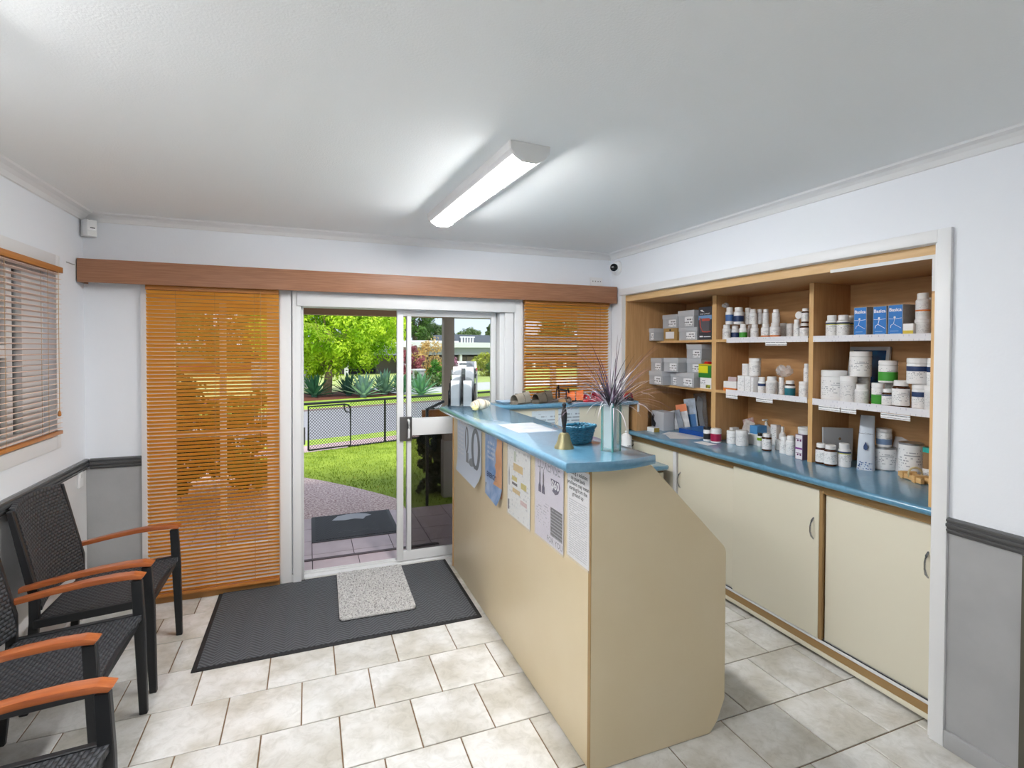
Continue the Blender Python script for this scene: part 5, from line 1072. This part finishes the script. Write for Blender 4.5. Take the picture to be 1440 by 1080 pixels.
# grass tufts on the near lawn
bm = bm_new(); rg = random.Random(21)
for i in range(16000):
    x = rg.uniform(-.6, 3.2); y = rg.uniform(5.85, 10.6)
    p = Vector((x, y, 0)); nn = p.dot(SN)
    if nn > 9.5: continue
    if x < 1.0 and y < 7.68-(x+.08)*1.40: continue
    z = -.175 if nn < 8.3 else -.175-.125*(nn-8.3)/1.25
    a = rg.uniform(0, PI); w_ = .006; h_ = rg.uniform(.012, .035); lx, ly = rg.uniform(-.015, .015), rg.uniform(-.015, .015)
    bm.faces.new([bm.verts.new(q) for q in ((x-w_*math.cos(a), y-w_*math.sin(a), z), (x+w_*math.cos(a), y+w_*math.sin(a), z), (x+lx, y+ly, z+h_))])
obj('grass_tufts', mesh('grass_tufts', bm, normals=False), mat('grass blade', (124,150,36), .8, rgb2=(162,182,66), scale=4), label='short lawn grass growing between path and fence', cat='grass', kind='stuff')
# path
bm = bm_new(); add_prism(bm, [(-6, 5.70), (.985, 5.70), (.97, 6.12), (.80, 6.42), (.50, 6.88), (.20, 7.28), (-.09, 7.62), (-.6, 8.15), (-1.6, 8.9), (-6, 9.4)], 2, -.40, -.158)
obj('garden_path', mesh('garden_path', bm), M['pebble'], label='pinkish pebblecrete path from the porch', cat='path', kind='structure')
# porch
pb_ = struct('porch_floor', -3.2, 3.96, -.5, 3.4, 5.70, -.152, M['darkgrout'], 'pink tiled porch floor outside the door', 'porch')
cache = {}
def ptile(x0, y0, x1, y1, z, par):
    w, d_ = x1-x0-.006, y1-y0-.006; k = (round(w, 3), round(d_, 3))
    if k not in cache: bm = bm_new(); add_box(bm, -w/2, -d_/2, 0, w/2, d_/2, .006); cache[k] = mesh('tile', bm)
    o = obj('tile', cache[k], M['porch'], par, ((x0+x1)/2-par.location.x, (y0+y1)/2-par.location.y, z-.006-par.location.z))
for i in range(-6, 9):
    for j in range(5): ptile(.02+i*.335, 4.02+j*.335, .02+(i+1)*.335, 4.02+(j+1)*.335, -.147, pb_)
stp = struct('porch_step', -1.3, 3.96, -.152, 1.0, 4.25, -.026, M['darkgrout'], 'raised pink tiled step at the door sill', 'step')
for i in range(-4, 3): ptile(.02+i*.335, 3.965, min(.02+(i+1)*.335, 1.0), 4.255, -.020, stp)
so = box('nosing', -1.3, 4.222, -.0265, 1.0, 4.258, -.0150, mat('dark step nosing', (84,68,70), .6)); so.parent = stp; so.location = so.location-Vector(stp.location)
om = thing('outdoor_mat', (.41, 5.34, -.147), 'worn black outdoor rubber mat with a torn grey patch', 'mat', 0)
box('rubber_border', -.39, -.375, 0, .39, .375, .006, mat('weathered rubber', (72,72,74), .7), om, bevel=.002); box('ribbed_carpet', -.355, -.34, .006, .355, .34, .010, mat_weave('worn ribbed carpet', (52,53,55), (96,97,100), 30), om)
bm = bm_new(); add_prism(bm, [(-.20, .18), (-.14, .30), (-.05, .335), (.06, .335), (.14, .30), (.19, .24), (.13, .20), (.10, .13), (.02, .17), (-.08, .15)], 2, .010, .0115); obj('bare_patch', mesh('bare_patch', bm), mat('bare backing', (178,180,184), .7), om)
bm = bm_new()
for k in range(9):
    cx_, cy_ = -.14+.042*k, -.20+.03*math.sin(k*1.4); add_lathe(bm, [(.014, 0), (.010, .0012)], 6, (cx_, cy_, .010))
obj('worn_print', mesh('worn_print', bm), M['blackp'], om)
# porch roof, beam, posts
struct('porch_roof', -5, 3.97, 2.22, 6, 6.35, 2.30, mat('porch soffit', (170,160,150), .7), 'flat porch roof soffit', 'roof')
struct('porch_beam', -5, 6.05, 1.965, 6, 6.17, 2.22, M['beam'], 'brown timber beam along the porch edge', 'beam')
def post(x, y, label):
    e = empty('porch_post', (x, y, -.40), label, 'post', kind='structure'); box('shaft', -.062, -.062, .9, .062, .062, 2.365, M['postp'], e, bevel=.004); box('lit_base', -.072, -.072, .215, .072, .072, .9, mat('reflection-paled post base', (196,188,182), .6), e, bevel=.006); box('footing', -.05, -.05, 0, .05, .05, .215, M['concrete'], e)  # lower part coloured paler to stand for reflected light
post(1.555, 6.11, 'taupe porch post with base paled for reflected light right of the door'); post(-2.3, 6.11, 'taupe porch post far left of the door')
tbd = box('timber_board', 1.22, 5.985, .74, 1.72, 6.035, .885, mat('orange stained timber', (140,80,22), .5, rgb2=(156,92,30), scale=5, stretch=(1, 12, 12)), label='orange-brown timber board fixed across the porch post', cat='board', bevel=.004)
hr = thing('handrail', (1.235, 5.80, -.175), 'thin black handrail post beside the porch', 'handrail')
box('upright', -.014, -.014, 0, .014, .014, 1.10, M['blackmetal'], hr); bm = bm_new(); add_tube(bm, [(0, 0, 1.09), (.22, .12, 1.16)], .016, 8); obj('top_bar', mesh('top_bar', bm), M['blackmetal'], hr)

# leaf clouds
def leaf_mat(name, c1, c2, scale=1.2):
    m = mat(name, c1, .55, rgb2=c2, scale=scale, detail=3); N, Lk = m.node_tree.nodes, m.node_tree.links; b = N['Principled BSDF']
    tr = N.new('ShaderNodeBsdfTranslucent'); mx = N.new('ShaderNodeMixShader'); mx.inputs[0].default_value = .35
    src = b.inputs['Base Color'].links[0].from_socket; Lk.new(src, tr.inputs['Color']); Lk.new(b.outputs[0], mx.inputs[1]); Lk.new(tr.outputs[0], mx.inputs[2]); Lk.new(mx.outputs[0], N['Material Output'].inputs['Surface']); return m
def leaves(name, parent, c, rad, clusters, per, size, m, seed, cl_r=.28, fill=.55):
    rg = random.Random(seed); V, F = [], []
    for k in range(clusters):
        d = Vector((rg.gauss(0, 1), rg.gauss(0, 1), rg.gauss(0, 1))).normalized(); q = rg.uniform(fill, 1.0)
        cc = Vector((c[0]+d.x*rad[0]*q, c[1]+d.y*rad[1]*q, c[2]+d.z*rad[2]*q)); cr_ = cl_r*rg.uniform(.7, 1.3)*min(rad)
        for i in range(per):
            e = Vector((rg.gauss(0, 1), rg.gauss(0, 1), rg.gauss(0, 1))).normalized()*cr_*rg.uniform(.55, 1.0); p = cc+e
            nrm = (e.normalized()+Vector((rg.uniform(-.7, .7), rg.uniform(-.7, .7), rg.uniform(-.2, .9)))).normalized()
            t = nrm.orthogonal().normalized(); t.rotate(Matrix.Rotation(rg.uniform(0, 2*PI), 3, nrm)); s = nrm.cross(t); L_ = size*rg.uniform(.7, 1.3)
            k0 = len(V); V += [p-t*L_, p+s*L_*.42+nrm*L_*.1, p+t*L_, p-s*L_*.42+nrm*L_*.1]; F.append((k0, k0+1, k0+2, k0+3))
    me = bpy.data.meshes.new(name); me.from_pydata([tuple(v) for v in V], [], F); o = obj(name, me, m, parent); return o
def tree(name, base, label, crown_c, rad, clusters, per, size, m, seed, trunk_r, bark=(104,84,66), branches=5, cat='tree', group=None, cl_r=.28, fill=.55):
    e = thing(name, base, label, cat, 0, group); rg = random.Random(seed+50); bk_ = mat('bark '+str(seed), bark, .9, rgb2=tuple(int(v*1.25) for v in bark), scale=9, bump=.5, bscale=12)
    h = crown_c[2]-rad[2]*.2; bm = bm_new(); add_tube(bm, [(0, 0, 0), (.03*h, 0, h*.3), (crown_c[0]*.4, crown_c[1]*.4, h*.65), (crown_c[0]*.7, crown_c[1]*.7, h)], [trunk_r*1.3, trunk_r, trunk_r*.8, trunk_r*.4], 9); tr = obj('trunk', mesh('trunk', bm, smooth=True), bk_, e)
    for i in range(branches):
        a = 2*PI*i/branches+rg.uniform(-.4, .4); bm = bm_new(); s = h*rg.uniform(.28, .55); add_tube(bm, [(crown_c[0]*.25, crown_c[1]*.25, s), (crown_c[0]*.5+rad[0]*.3*math.cos(a), crown_c[1]*.5+rad[1]*.3*math.sin(a), s+rad[2]*.45), (crown_c[0]+rad[0]*.65*math.cos(a), crown_c[1]+rad[1]*.65*math.sin(a), s+rad[2]*.9)], [trunk_r*.55, trunk_r*.35, trunk_r*.12], 7); obj('branch', mesh('branch', bm, smooth=True), bk_, e)
    o = leaves('foliage', e, crown_c, rad, clusters, per, size, m, seed, cl_r, fill); o['kind'] = 'stuff'; return e
def shrub(name, base, label, rad, clusters, per, size, m, seed, cat='shrub', group=None):
    e = thing(name, base, label, cat, 0, group); bm = bm_new(); rg = random.Random(seed)
    for i in range(5): a = rg.uniform(0, 2*PI); add_tube(bm, [(0, 0, 0), (rad[0]*.3*math.cos(a), rad[1]*.3*math.sin(a), rad[2]*.8), (rad[0]*.6*math.cos(a), rad[1]*.6*math.sin(a), rad[2]*1.6)], [.03*rad[2], .02*rad[2], .008*rad[2]], 5)
    obj('stems', mesh('stems', bm), mat('stem', (90,70,54), .9), e); o = leaves('foliage', e, (0, 0, rad[2]), rad, clusters, per, size, m, seed); o['kind'] = 'stuff'; return e
lm_b = leaf_mat('bright lime leaves', (132,180,16), (216,240,64), .9); lm_d = leaf_mat('dark glossy leaves', (30,44,26), (66,88,40), 2); lm_m = leaf_mat('mid green leaves', (70,110,40), (110,150,60), .6); lm_g = leaf_mat('grey green leaves', (86,112,64), (128,150,92), .4); lm_y = leaf_mat('golden leaves', (196,160,90), (226,196,130), 1); lm_r = leaf_mat('burgundy leaves', (130,54,66), (196,120,126), 1.4); lm_y2 = leaf_mat('yellow green leaves', (140,150,40), (190,196,80), 1)
tree('street_tree', (.88, 30.2, -1.02), 'bright lime-green tree with a single trunk across the road', (.2, .2, 4.25), (4.1, 3.4, 3.3), 460, 95, .105, lm_b, 1, .21, (150,126,108), 6, cl_r=.17, fill=.62)
# agaves
def agave(base, R_, label, seed, c=(120,150,126)):
    e = thing('agave', base, label, 'agave', 0, 'agaves in the mulch bed'); rg = random.Random(seed); bm = bm_new(); n = 34
    for i in range(n):
        az = i*2.399963+rg.uniform(-.15, .15); el = math.radians(12+72*(i/n)**.9); L_ = R_*rg.uniform(.85, 1.1); w0 = R_*.085; d = Vector((math.cos(az), math.sin(az), 0)); s = Vector((-d.y, d.x, 0)); prev = None
        for k in range(7):
            t = k/6; p = d*(L_*t*math.cos(el)+.02)+Vector((0, 0, L_*t*math.sin(el)-.12*L_*t*t*(1-math.sin(el))+.05)); w_ = w0*(.75+1.1*t)*(1-t)**.75+.001; up = Vector((0, 0, w_*.5))
            q = [bm.verts.new(p-s*w_+up), bm.verts.new(p), bm.verts.new(p+s*w_+up)]
            if prev: bm.faces.new((prev[0], prev[1], q[1], q[0])); bm.faces.new((prev[1], prev[2], q[2], q[1]))
            prev = q
    bmesh.ops.remove_doubles(bm, verts=bm.verts, dist=1e-5); obj('leaves', mesh('leaves', bm, normals=False), leaf_mat('agave leaf %d' % seed, c, tuple(min(255, int(v*1.2)) for v in c), 3), e)
    bm = bm_new(); add_lathe(bm, [(R_*.12, 0), (R_*.13, R_*.12), (R_*.04, R_*.25)], 10); obj('heart', mesh('heart', bm), mat('agave heart', c, .7), e)
agave((.25, 29.2, -1.0), 1.25, 'green agave left of the lime tree trunk', 1, (70,120,90)); agave((-1.6, 28.4, -1.0), 1.1, 'green agave at the far left of the mulch bed', 2, (80,124,94)); agave((2.0, 29.6, -1.0), 1.2, 'dark green agave right of the tree trunk', 3, (74,110,96)); agave((2.65, 28.3, -1.0), 1.35, 'blue-grey agave, most prominent in the mulch bed', 4, (130,160,146)); agave((3.9, 29.6, -1.0), 1.45, 'blue-green agave right of the prominent one', 5, (120,152,132)); agave((4.9, 29.9, -1.0), 1.3, 'green agave behind the door stile', 6, (96,140,104)); agave((5.75, 28.6, -1.0), 1.25, 'green agave at the right end of the mulch bed', 7, (100,146,110))

# ------------------------------------------------------------------ chain-link fence and gate
FN = 9.52; FZ0, FZ1 = -.29, .565
fc = thing('wire_fence', tuple(sp(6.0, FN, -.32)), 'black chain-link fence with pipe rails along the lawn', 'fence', SA)
def pipe(name, pts, r_, parent): bm = bm_new(); add_tube(bm, pts, r_, 8); return obj(name, mesh(name, bm, smooth=True), M['blackmetal'], parent)
def chain(parent, t0, t1, z0, z1, pitch=.055):
    bm = bm_new(); hgt = z1-z0; nn = int((t1-t0+hgt)/pitch); r_ = .0042
    for s in (-1, 1):
        for i in range(nn+1):
            a = t0+i*pitch
            if s > 0: p, q = [a-hgt, z0], [a, z1]
            else: p, q = [a, z0], [a-hgt, z1]
            def clip(p, q):
                (x0, y0), (x1, y1) = p, q
                lo, hi = (p, q) if x0 < x1 else (q, p)
                if hi[0] <= t0 or lo[0] >= t1: return None
                def at(x): u = (x-x0)/(x1-x0); return [x, y0+(y1-y0)*u]
                return (at(max(lo[0], t0)), at(min(hi[0], t1)))
            c = clip(p, q)
            if c: add_tube(bm, [(c[0][0], s*.002, c[0][1]), (c[1][0], s*.002, c[1][1])], r_, 4, cap=False)
    o = obj('chain_mesh', mesh('chain_mesh', bm), M['blackmetal'], parent); o['kind'] = 'stuff'
# local coords: x along fence from t=6.0, z from base
tt = lambda t: t-6.0
pipe('top_rail', [(tt(-2), 0, .905), (tt(14), 0, .905)], .024, fc); pipe('bottom_rail', [(tt(4.2), 0, .04), (tt(14), 0, .04)], .018, fc); pipe('bottom_rail', [(tt(-2), 0, .04), (tt(3.2), 0, .04)], .018, fc)
for t in (.9, 3.18, 4.97, 6.6, 8.2, 9.8, 11.4): pipe('post', [(tt(t), 0, 0), (tt(t), 0, .90)], .022, fc)
chain(fc, tt(4.24), tt(14), .05, .90); chain(fc, tt(-2), tt(3.2), .05, .90)
gt = thing('gate', tuple(sp(3.85, FN-.05, -.32)), 'black pipe-frame gate with rounded corner in the fence', 'gate', SA)
pipe('frame', [(-.42, 0, .07), (-.42, 0, .86), (.26, 0, .86), (.33, 0, .84), (.365, 0, .80), (.375, 0, .74), (.375, 0, .07), (-.42, 0, .07)], .017, gt)
pipe('corner_ring', [(.25, 0, .85), (.255, 0, .77), (.29, 0, .715), (.36, 0, .70)], .012, gt); chain(gt, -.41, .365, .08, .85)

# ------------------------------------------------------------------ across the road
hs = thing('house', tuple(sp(34, 54, -1.3)), 'long low white and grey flat-roofed house across the road', 'house', SA)
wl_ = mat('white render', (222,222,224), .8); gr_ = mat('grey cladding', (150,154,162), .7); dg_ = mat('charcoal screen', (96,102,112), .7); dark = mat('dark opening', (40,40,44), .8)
box('wall', -12, -1, 0, 30, 6, 2.2, mat('grey-brown house wall', (120,112,104), .8), hs); box('fascia', -13, -4, 2.15, 30, 6, 3.0, gr_, hs); box('roof_edge', -13.4, -4.4, 3.0, 30, 6.2, 3.6, wl_, hs); box('roof', -2.5, -2, 3.6, 3.0, 6, 3.8, wl_, hs)  # house wall in an even grey-brown
us = box('upper_screen', 3.2, -1.5, 3.6, 30, 4, 4.6, dg_, hs)
for i in range(5): box('balcony_bar', 3.5+i*.42, -1.9, 3.6, 3.66+i*.42, -1.7, 4.3, wl_, hs)
box('balcony_rail', 3.4, -1.95, 4.22, 5.5, -1.65, 4.36, wl_, hs)
for x in (-12, -6, 2, 8, 14, 20, 26): box('pillar', x-.15, -3.9, 0, x+.15, -3.6, 2.15, wl_, hs)
for i in range(24): box('fence_paling', -3+i*1.05, -3.3, 0, -2.1+i*1.05, -3.2, 1.9, BL('timber paling %d' % (i % 3), ((110,92,78), (120,102,86), (100,86,74))[i % 3]), hs)
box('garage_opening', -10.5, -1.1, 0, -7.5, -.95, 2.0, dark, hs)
cr = thing('car', tuple(sp(29.2, 40.2, -1.32)), 'white wagon with dark tailgate parked across the road', 'car', SA-math.radians(4)); cr.rotation_euler = (0, 0, math.radians(-8))
cw = mat('white car paint', (232,232,234), .25, coat=.5); bm = bm_new()
add_prism(bm, [(-2.2, .45), (2.2, .45), (2.25, .85), (2.1, 1.05), (1.1, 1.12), (.45, 1.66), (-1.85, 1.72), (-2.15, 1.15), (-2.25, .8)], 0, -.9, .9, M=Matrix(((1, 0, 0, 0), (0, 1, 0, 0), (0, 0, 1, 0), (0, 0, 0, 1)))); obj('body', mesh('body', bm, bevel=.06, smooth=True), cw, cr)
box('rear_window', -.72, -2.06, 1.18, .72, -1.98, 1.56, mat('car glass', (60,66,74), .1), cr, rot=(math.radians(-12), 0, 0)); box('tailgate', -.80, -2.27, .62, .80, -2.2, 1.08, mat('dark tailgate', (70,72,76), .4), cr); box('bumper', -.92, -2.32, .36, .92, -2.15, .6, M['blackp'], cr)
for s in (-1, 1):
    box('tail_light', s*.84-.07, -2.26, .82, s*.84+.07, -2.12, 1.12, BL('tail light red', (190,40,50), .3), cr)
    for y in (-1.35, 1.35):
        bm = bm_new(); add_lathe(bm, [(.2, -.11), (.35, -.10), (.35, .10), (.2, .11)], 20, M=Matrix.Translation((s*.80, y, .36)) @ Matrix.Rotation(PI/2, 4, 'Y')); obj('wheel', mesh('wheel', bm, smooth=True), M['rubber'], cr)
lp = thing('letterbox_pillar', tuple(sp(19.0, 31.5, -1.1)), 'pale grey letterbox pillar across the road', 'letterbox', SA); box('pillar', -.35, -.25, 0, .35, .25, 1.15, M['concrete'], lp, bevel=.03); box('cap', -.4, -.3, 1.15, .4, .3, 1.25, wl_, lp); box('mail_slot', -.18, -.26, .8, .18, -.248, .88, dark, lp)
lw = thing('garden_wall', tuple(sp(19.6, 34.5, -1.15)), 'low cream garden wall behind the letterbox', 'wall', SA+1.0); box('wall_body', -1.2, -.12, 0, 1.2, .12, 1.5, BL('cream render', (226,216,190), .8), lw); box('coping', -1.25, -.16, 1.5, 1.25, .16, 1.56, wl_, lw)
def at_px(px, py_z, depth):
    """helper for laying out far planting: world xy at a viewing depth along a bearing"""
    return px
def far(bear, dist, z=-1.15): a = math.radians(bear); return (dist*math.sin(a), dist*math.cos(a), z)
# bearings are clockwise from straight ahead of the door (world +Y)
shrub('golden_shrub', far(12.2, 41), 'golden leafless-looking shrub across the road', (1.35, 1.2, 1.75), 60, 40, .10, lm_y, 31, group='shrubs across the road')
shrub('green_shrub', far(13.1, 37), 'rounded bright green shrub across the road', (.75, .75, .95), 40, 45, .09, leaf_mat('bright green shrub', (50,110,20), (90,150,40), 2), 32, group='shrubs across the road')
shrub('burgundy_shrub', far(10.3, 38), 'burgundy-leaved shrub across the road', (.9, .8, 1.5), 46, 36, .11, lm_r, 33, group='shrubs across the road')
shrub('burgundy_shrub', far(14.6, 42), 'pink and burgundy shrub beside the porch post across the road', (.8, .8, 1.1), 40, 36, .11, leaf_mat('pink burgundy', (110,60,80), (206,150,170), 2), 34, group='shrubs across the road')
shrub('green_shrub', far(11.4, 36), 'low grey-green shrub in front of the golden one', (1.3, .8, .55), 40, 40, .09, lm_g, 35, group='shrubs across the road')
for i, (b, d_, rx, rz, lb) in enumerate(((18.6, 52, 1.5, 1.35, 'yellow-green hedge shrub right of the parked car'), (19.9, 51, 1.4, 1.2, 'dark green hedge shrub second right of the car'), (21.2, 50, 1.4, 1.5, 'green hedge shrub third right of the car'))):
    shrub('hedge_shrub', far(b, d_, -1.3), lb, (rx, 1.2, rz), 50, 40, .13, (lm_y2, lm_m, lm_g)[i], 36+i, group='hedge shrubs before the grey house')
# backdrop trees
for i, (b, d_, cz, rx, rz, m_, lb) in enumerate(((10.6, 78, 8.6, 3.6, 5.0, lm_m, 'large dark green tree behind the house, left of the porch post'), (13.0, 92, 4.9, 3.0, 2.3, lm_g, 'grey-green tree just left of the porch post'), (7.2, 82, 8.0, 4.2, 5.0, lm_m, 'tall tree behind the lime tree'), (16.6, 95, 4.4, 2.6, 1.9, lm_g, 'rounded grey-green tree right of the porch post'), (19.3, 104, 5.0, 1.8, 2.6, lm_g, 'thin grey-green tree above the dark screen'), (20.7, 90, 5.6, 2.4, 3.4, lm_m, 'tall tree at the right of the door view'), (3.6, 92, 7.0, 4.5, 5, lm_g, 'backdrop tree far left of the door view'), (-.6, 84, 7.0, 4.5, 5, lm_m, 'backdrop tree behind the left sidelight'), (-8, 60, 6.5, 5, 5, lm_g, 'backdrop tree behind the large blind'), (26.5, 95, 6.5, 4, 4, lm_g, 'backdrop tree behind the small blind'))):
    tree('backdrop_tree', far(b, d_, -1.3), lb, (0, 0, cz), (rx, rx*.8, rz), 150, 55, .24, m_, 60+i, .35, (110,98,86), 5, group='backdrop trees')
nb = thing('neighbour_house', tuple(sp(19.5, 66, -1.2)), 'low house with pinkish fence behind the lime tree', 'house', SA); box('wall', -16, 0, 0, 4, 5, 2.6, gr_, nb); box('roof', -16.5, -.5, 2.6, 4.5, 5.5, 3.1, wl_, nb); box('boundary_fence', -11, -3, 0, 1.5, -2.9, 1.0, BL('pink fence', (196,110,104)), nb)
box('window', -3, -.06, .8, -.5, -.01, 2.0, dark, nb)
shd = thing('metal_shed', (-.55, 36.5, -1.1), 'grey ribbed metal shed wall left of the lime tree', 'shed', SA); box('wall', -2.4, 0, 0, .75, 2.0, 1.9, mat('grey ribbed metal', (150,152,160), .5, metal=.2), shd)
for i in range(12): box('rib', -2.3+i*.25, -.03, .02, -2.24+i*.25, 0, 1.88, mat('rib grey', (166,168,176), .5), shd)
box('corner_post', .75, -.03, 0, .83, .06, 1.95, wl_, shd)
# planting close to the porch
shrub('climbing_shrub', (1.46, 6.42, -.18), 'dark leafy climber beside the porch post', (.19, .15, .53), 110, 34, .040, lm_d, 41, group='porch planting')
shrub('garden_shrub', (1.50, 6.30, -.18), 'low dark shrub at the foot of the porch post', (.32, .16, .10), 60, 30, .03, lm_d, 42, group='porch planting')
for i, (x, y, rx, rz, m_, lb) in enumerate(((-1.45, 6.9, .62, .75, lm_d, 'dark shrub beyond the sidelight, left one'), (-.72, 7.1, .45, .62, leaf_mat('olive leaves', (90,100,30), (140,140,50), 2), 'olive shrub beyond the sidelight, right one'), (-1.9, 8.2, .55, .8, lm_d, 'dark shrub beyond the porch far left'))):
    shrub('garden_shrub', (x, y, -.18), lb, (rx, .4, rz), 60, 40, .05, m_, 43+i, group='porch planting')
# palm at the top left of the door view
pa = thing('palm', (-.55, 24.5, -1.0), 'palm with drooping yellow-green fronds left of the lime tree', 'palm'); bm = bm_new(); add_tube(bm, [(0, 0, 0), (.05, 0, 2), (0, 0, 3.3)], [.16, .13, .12], 10); obj('trunk', mesh('trunk', bm, smooth=True), mat('palm bark', (120,100,84), .9), pa)
pmx = leaf_mat('palm frond', (130,160,30), (176,200,60), 2)
for i in range(11):
    az = i*2*PI/11+.2; d = Vector((math.cos(az), math.sin(az), 0)); s = Vector((-d.y, d.x, 0)); bm = bm_new(); P = []
    for k in range(13): t = k/12; P.append(d*(1.7*t)+Vector((0, 0, 3.3+.75*math.sin(t*2.0)-1.1*t*t)))
    add_tube(bm, P, .012, 5)
    for k in range(1, 13):
        for q in (-1, 1):
            L_ = .42*math.sin(PI*(.15+.75*k/12)); p = P[k]; tip = p+s*q*L_+d*L_*.45-Vector((0, 0, L_*.5)); w_ = d*.022
            bm.faces.new([bm.verts.new(v) for v in (p-w_, p+w_, tip)])
    obj('frond', mesh('frond', bm, normals=False), pmx, pa)
# wall outside the left window
nw = struct('wall_neighbour', -2.75, 0.5, -.3, -2.6, 9.5, 2.7, mat('brown brick', (96,70,58), .9, rgb2=(116,86,70), scale=9), 'dark brick wall outside the left window', 'wall')  # brick in its own dark brown
struct('side_path', -2.6, .5, -.4, XL-.12, 4.6, -.18, M['concrete'], 'concrete side path outside the left window', 'path')
